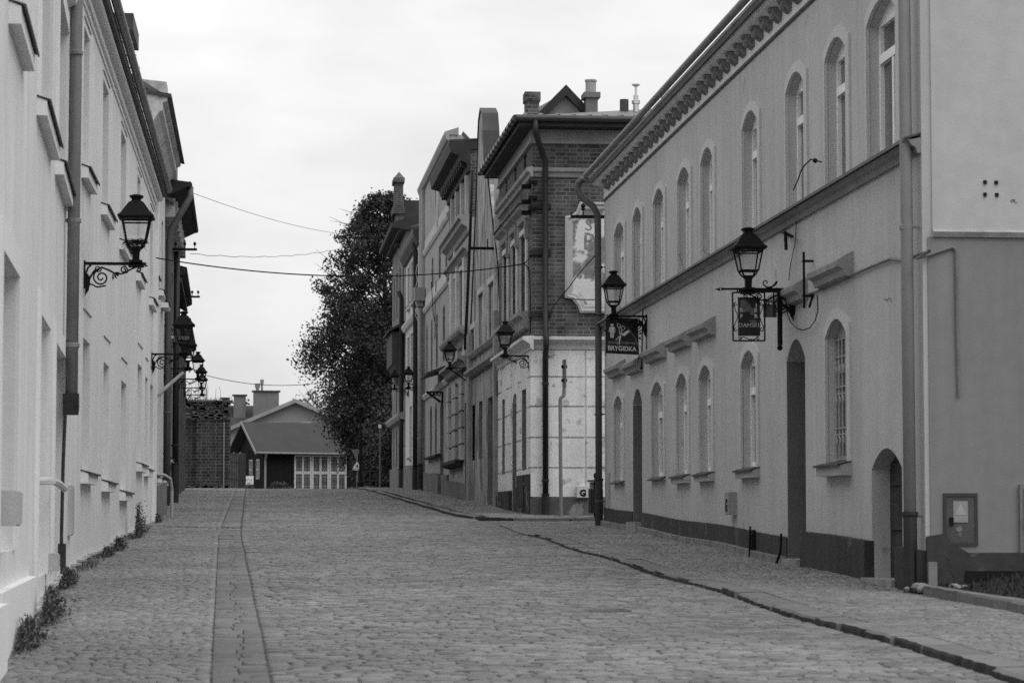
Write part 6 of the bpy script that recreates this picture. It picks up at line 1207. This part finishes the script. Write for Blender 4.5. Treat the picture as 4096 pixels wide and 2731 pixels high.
# ================================================================== OVERHEAD CABLES
def cable(p, q, sag, r, label, n=24, wob=0, m=None):
    mb = MB(); p, q = Vector(p), Vector(q); pts = []
    for i in range(n+1):
        t = i/n; v = p.lerp(q, t); v.z -= sag*4*t*(1-t); v.z += wob*math.sin(i*1.9); pts.append(v)
    mb.tube(pts, r, 5); return solo('overhead_cable', mb, m or IRON, label, 'cable', 'overhead cables')
p0, p1 = atY(625, 1032, 53.6), atY(*K5(1365, 893), 59.6); cable(p0, p1, .33, .014, 'thick black cable sagging across the street from the white house to the brick corner house')
mb = MB(); mb.tube([p1, atY(*K5(1395, 920), 59.3), atY(*K5(1412, 980), 59.1), atY(*K5(1416, 1200), 59), atY(*K5(1414, 1440), 59)], .016, 5); mb.tube([p1, Vector((6.12, 59.2, p1.z+.15))], .012, 5); solo('cable_drop', mb, IRON, 'black cable dropping down the brick corner beside the windows', 'cable')
cable(atY(765, 770, 72), atY(1500, 945, 120), .3, .008, 'thinnest cable running from the ragged eaves to the tree', 20); cable(atY(760, 1015, 78), atY(1400, 985, 118), .25, .009, 'wavy thin cable crossing the sky in front of the tree', 30, .02)
cable(atY(820, 1500, 108), atY(1480, 1480, 118), .55, .014, 'low thin cable hanging over the distant roofs', 20)
mb = MB(); mb.tube([atY(*M1(u, v), 57.6) for u, v in ((770, 1110), (745, 1140), (700, 1190), (680, 1215), (640, 1260), (590, 1330), (530, 1400), (490, 1450), (460, 1530))], .012, 5); mb.tube([atY(*M1(u, v), 57.7) for u, v in ((530, 1395), (600, 1405), (680, 1408), (780, 1410))], .012, 5); solo('loose_cable', mb, IRON, 'loose black cable draped diagonally across the painted plaque and brick end wall', 'cable')
mb = MB(); mb.tube([atY(*N6(u, v), 100) for u, v in ((425, 20), (410, 120), (425, 200), (405, 300), (398, 400), (420, 520), (405, 600), (430, 660))], .018, 5); solo('loose_cable', mb, mat('pale_wire', .45), 'pale tangled wire hanging down beside the black downpipe of the tall smooth house', 'cable')
mb = MB(); mb.tube([atY(*N6(u, v), 91) for u, v in ((585, 220), (605, 560), (630, 700), (625, 880))], .014, 5); mb.tube([atY(*N6(u, v), 91) for u, v in ((640, 210), (628, 500), (628, 860))], .014, 5); solo('hanging_wire', mb, IRON, 'pair of thin dark wires hanging down the tall smooth facade', 'cable')

# ================================================================== one object per separate piece of these parts
def split_loose(o):
    me = o.data; n = len(me.vertices); par = list(range(n))
    def find(x):
        while par[x] != x: par[x] = par[par[x]]; x = par[x]
        return x
    for e in me.edges:
        a, b = find(e.vertices[0]), find(e.vertices[1])
        if a != b: par[a] = b
    groups = {}
    for p in me.polygons: groups.setdefault(find(p.vertices[0]), []).append(tuple(p.vertices))
    if len(groups) < 2 or len(groups) > 60: return
    for k, fs in enumerate(groups.values()):
        ids = sorted({i for f in fs for i in f}); ix = {v: j for j, v in enumerate(ids)}
        m2 = bpy.data.meshes.new(me.name); m2.from_pydata([tuple(me.vertices[i].co) for i in ids], [], [tuple(ix[i] for i in f) for f in fs]); m2.update()
        for m in me.materials: m2.materials.append(m)
        if k == 0: o.data = m2
        else: c = o.copy(); c.data = m2; COL.objects.link(c)
SPLIT = ('peeled_patch', 'rusticated_course', 'plinth', 'pilaster', 'attic_pilaster', 'quoin_band', 'iron_stub', 'eaves_bracket', 'sill_band', 'anchor_hole', 'clamp', 'post')
for o in list(COL.objects):
    if o.type == 'MESH' and o.name.split('.')[0] in SPLIT and o.parent: split_loose(o)
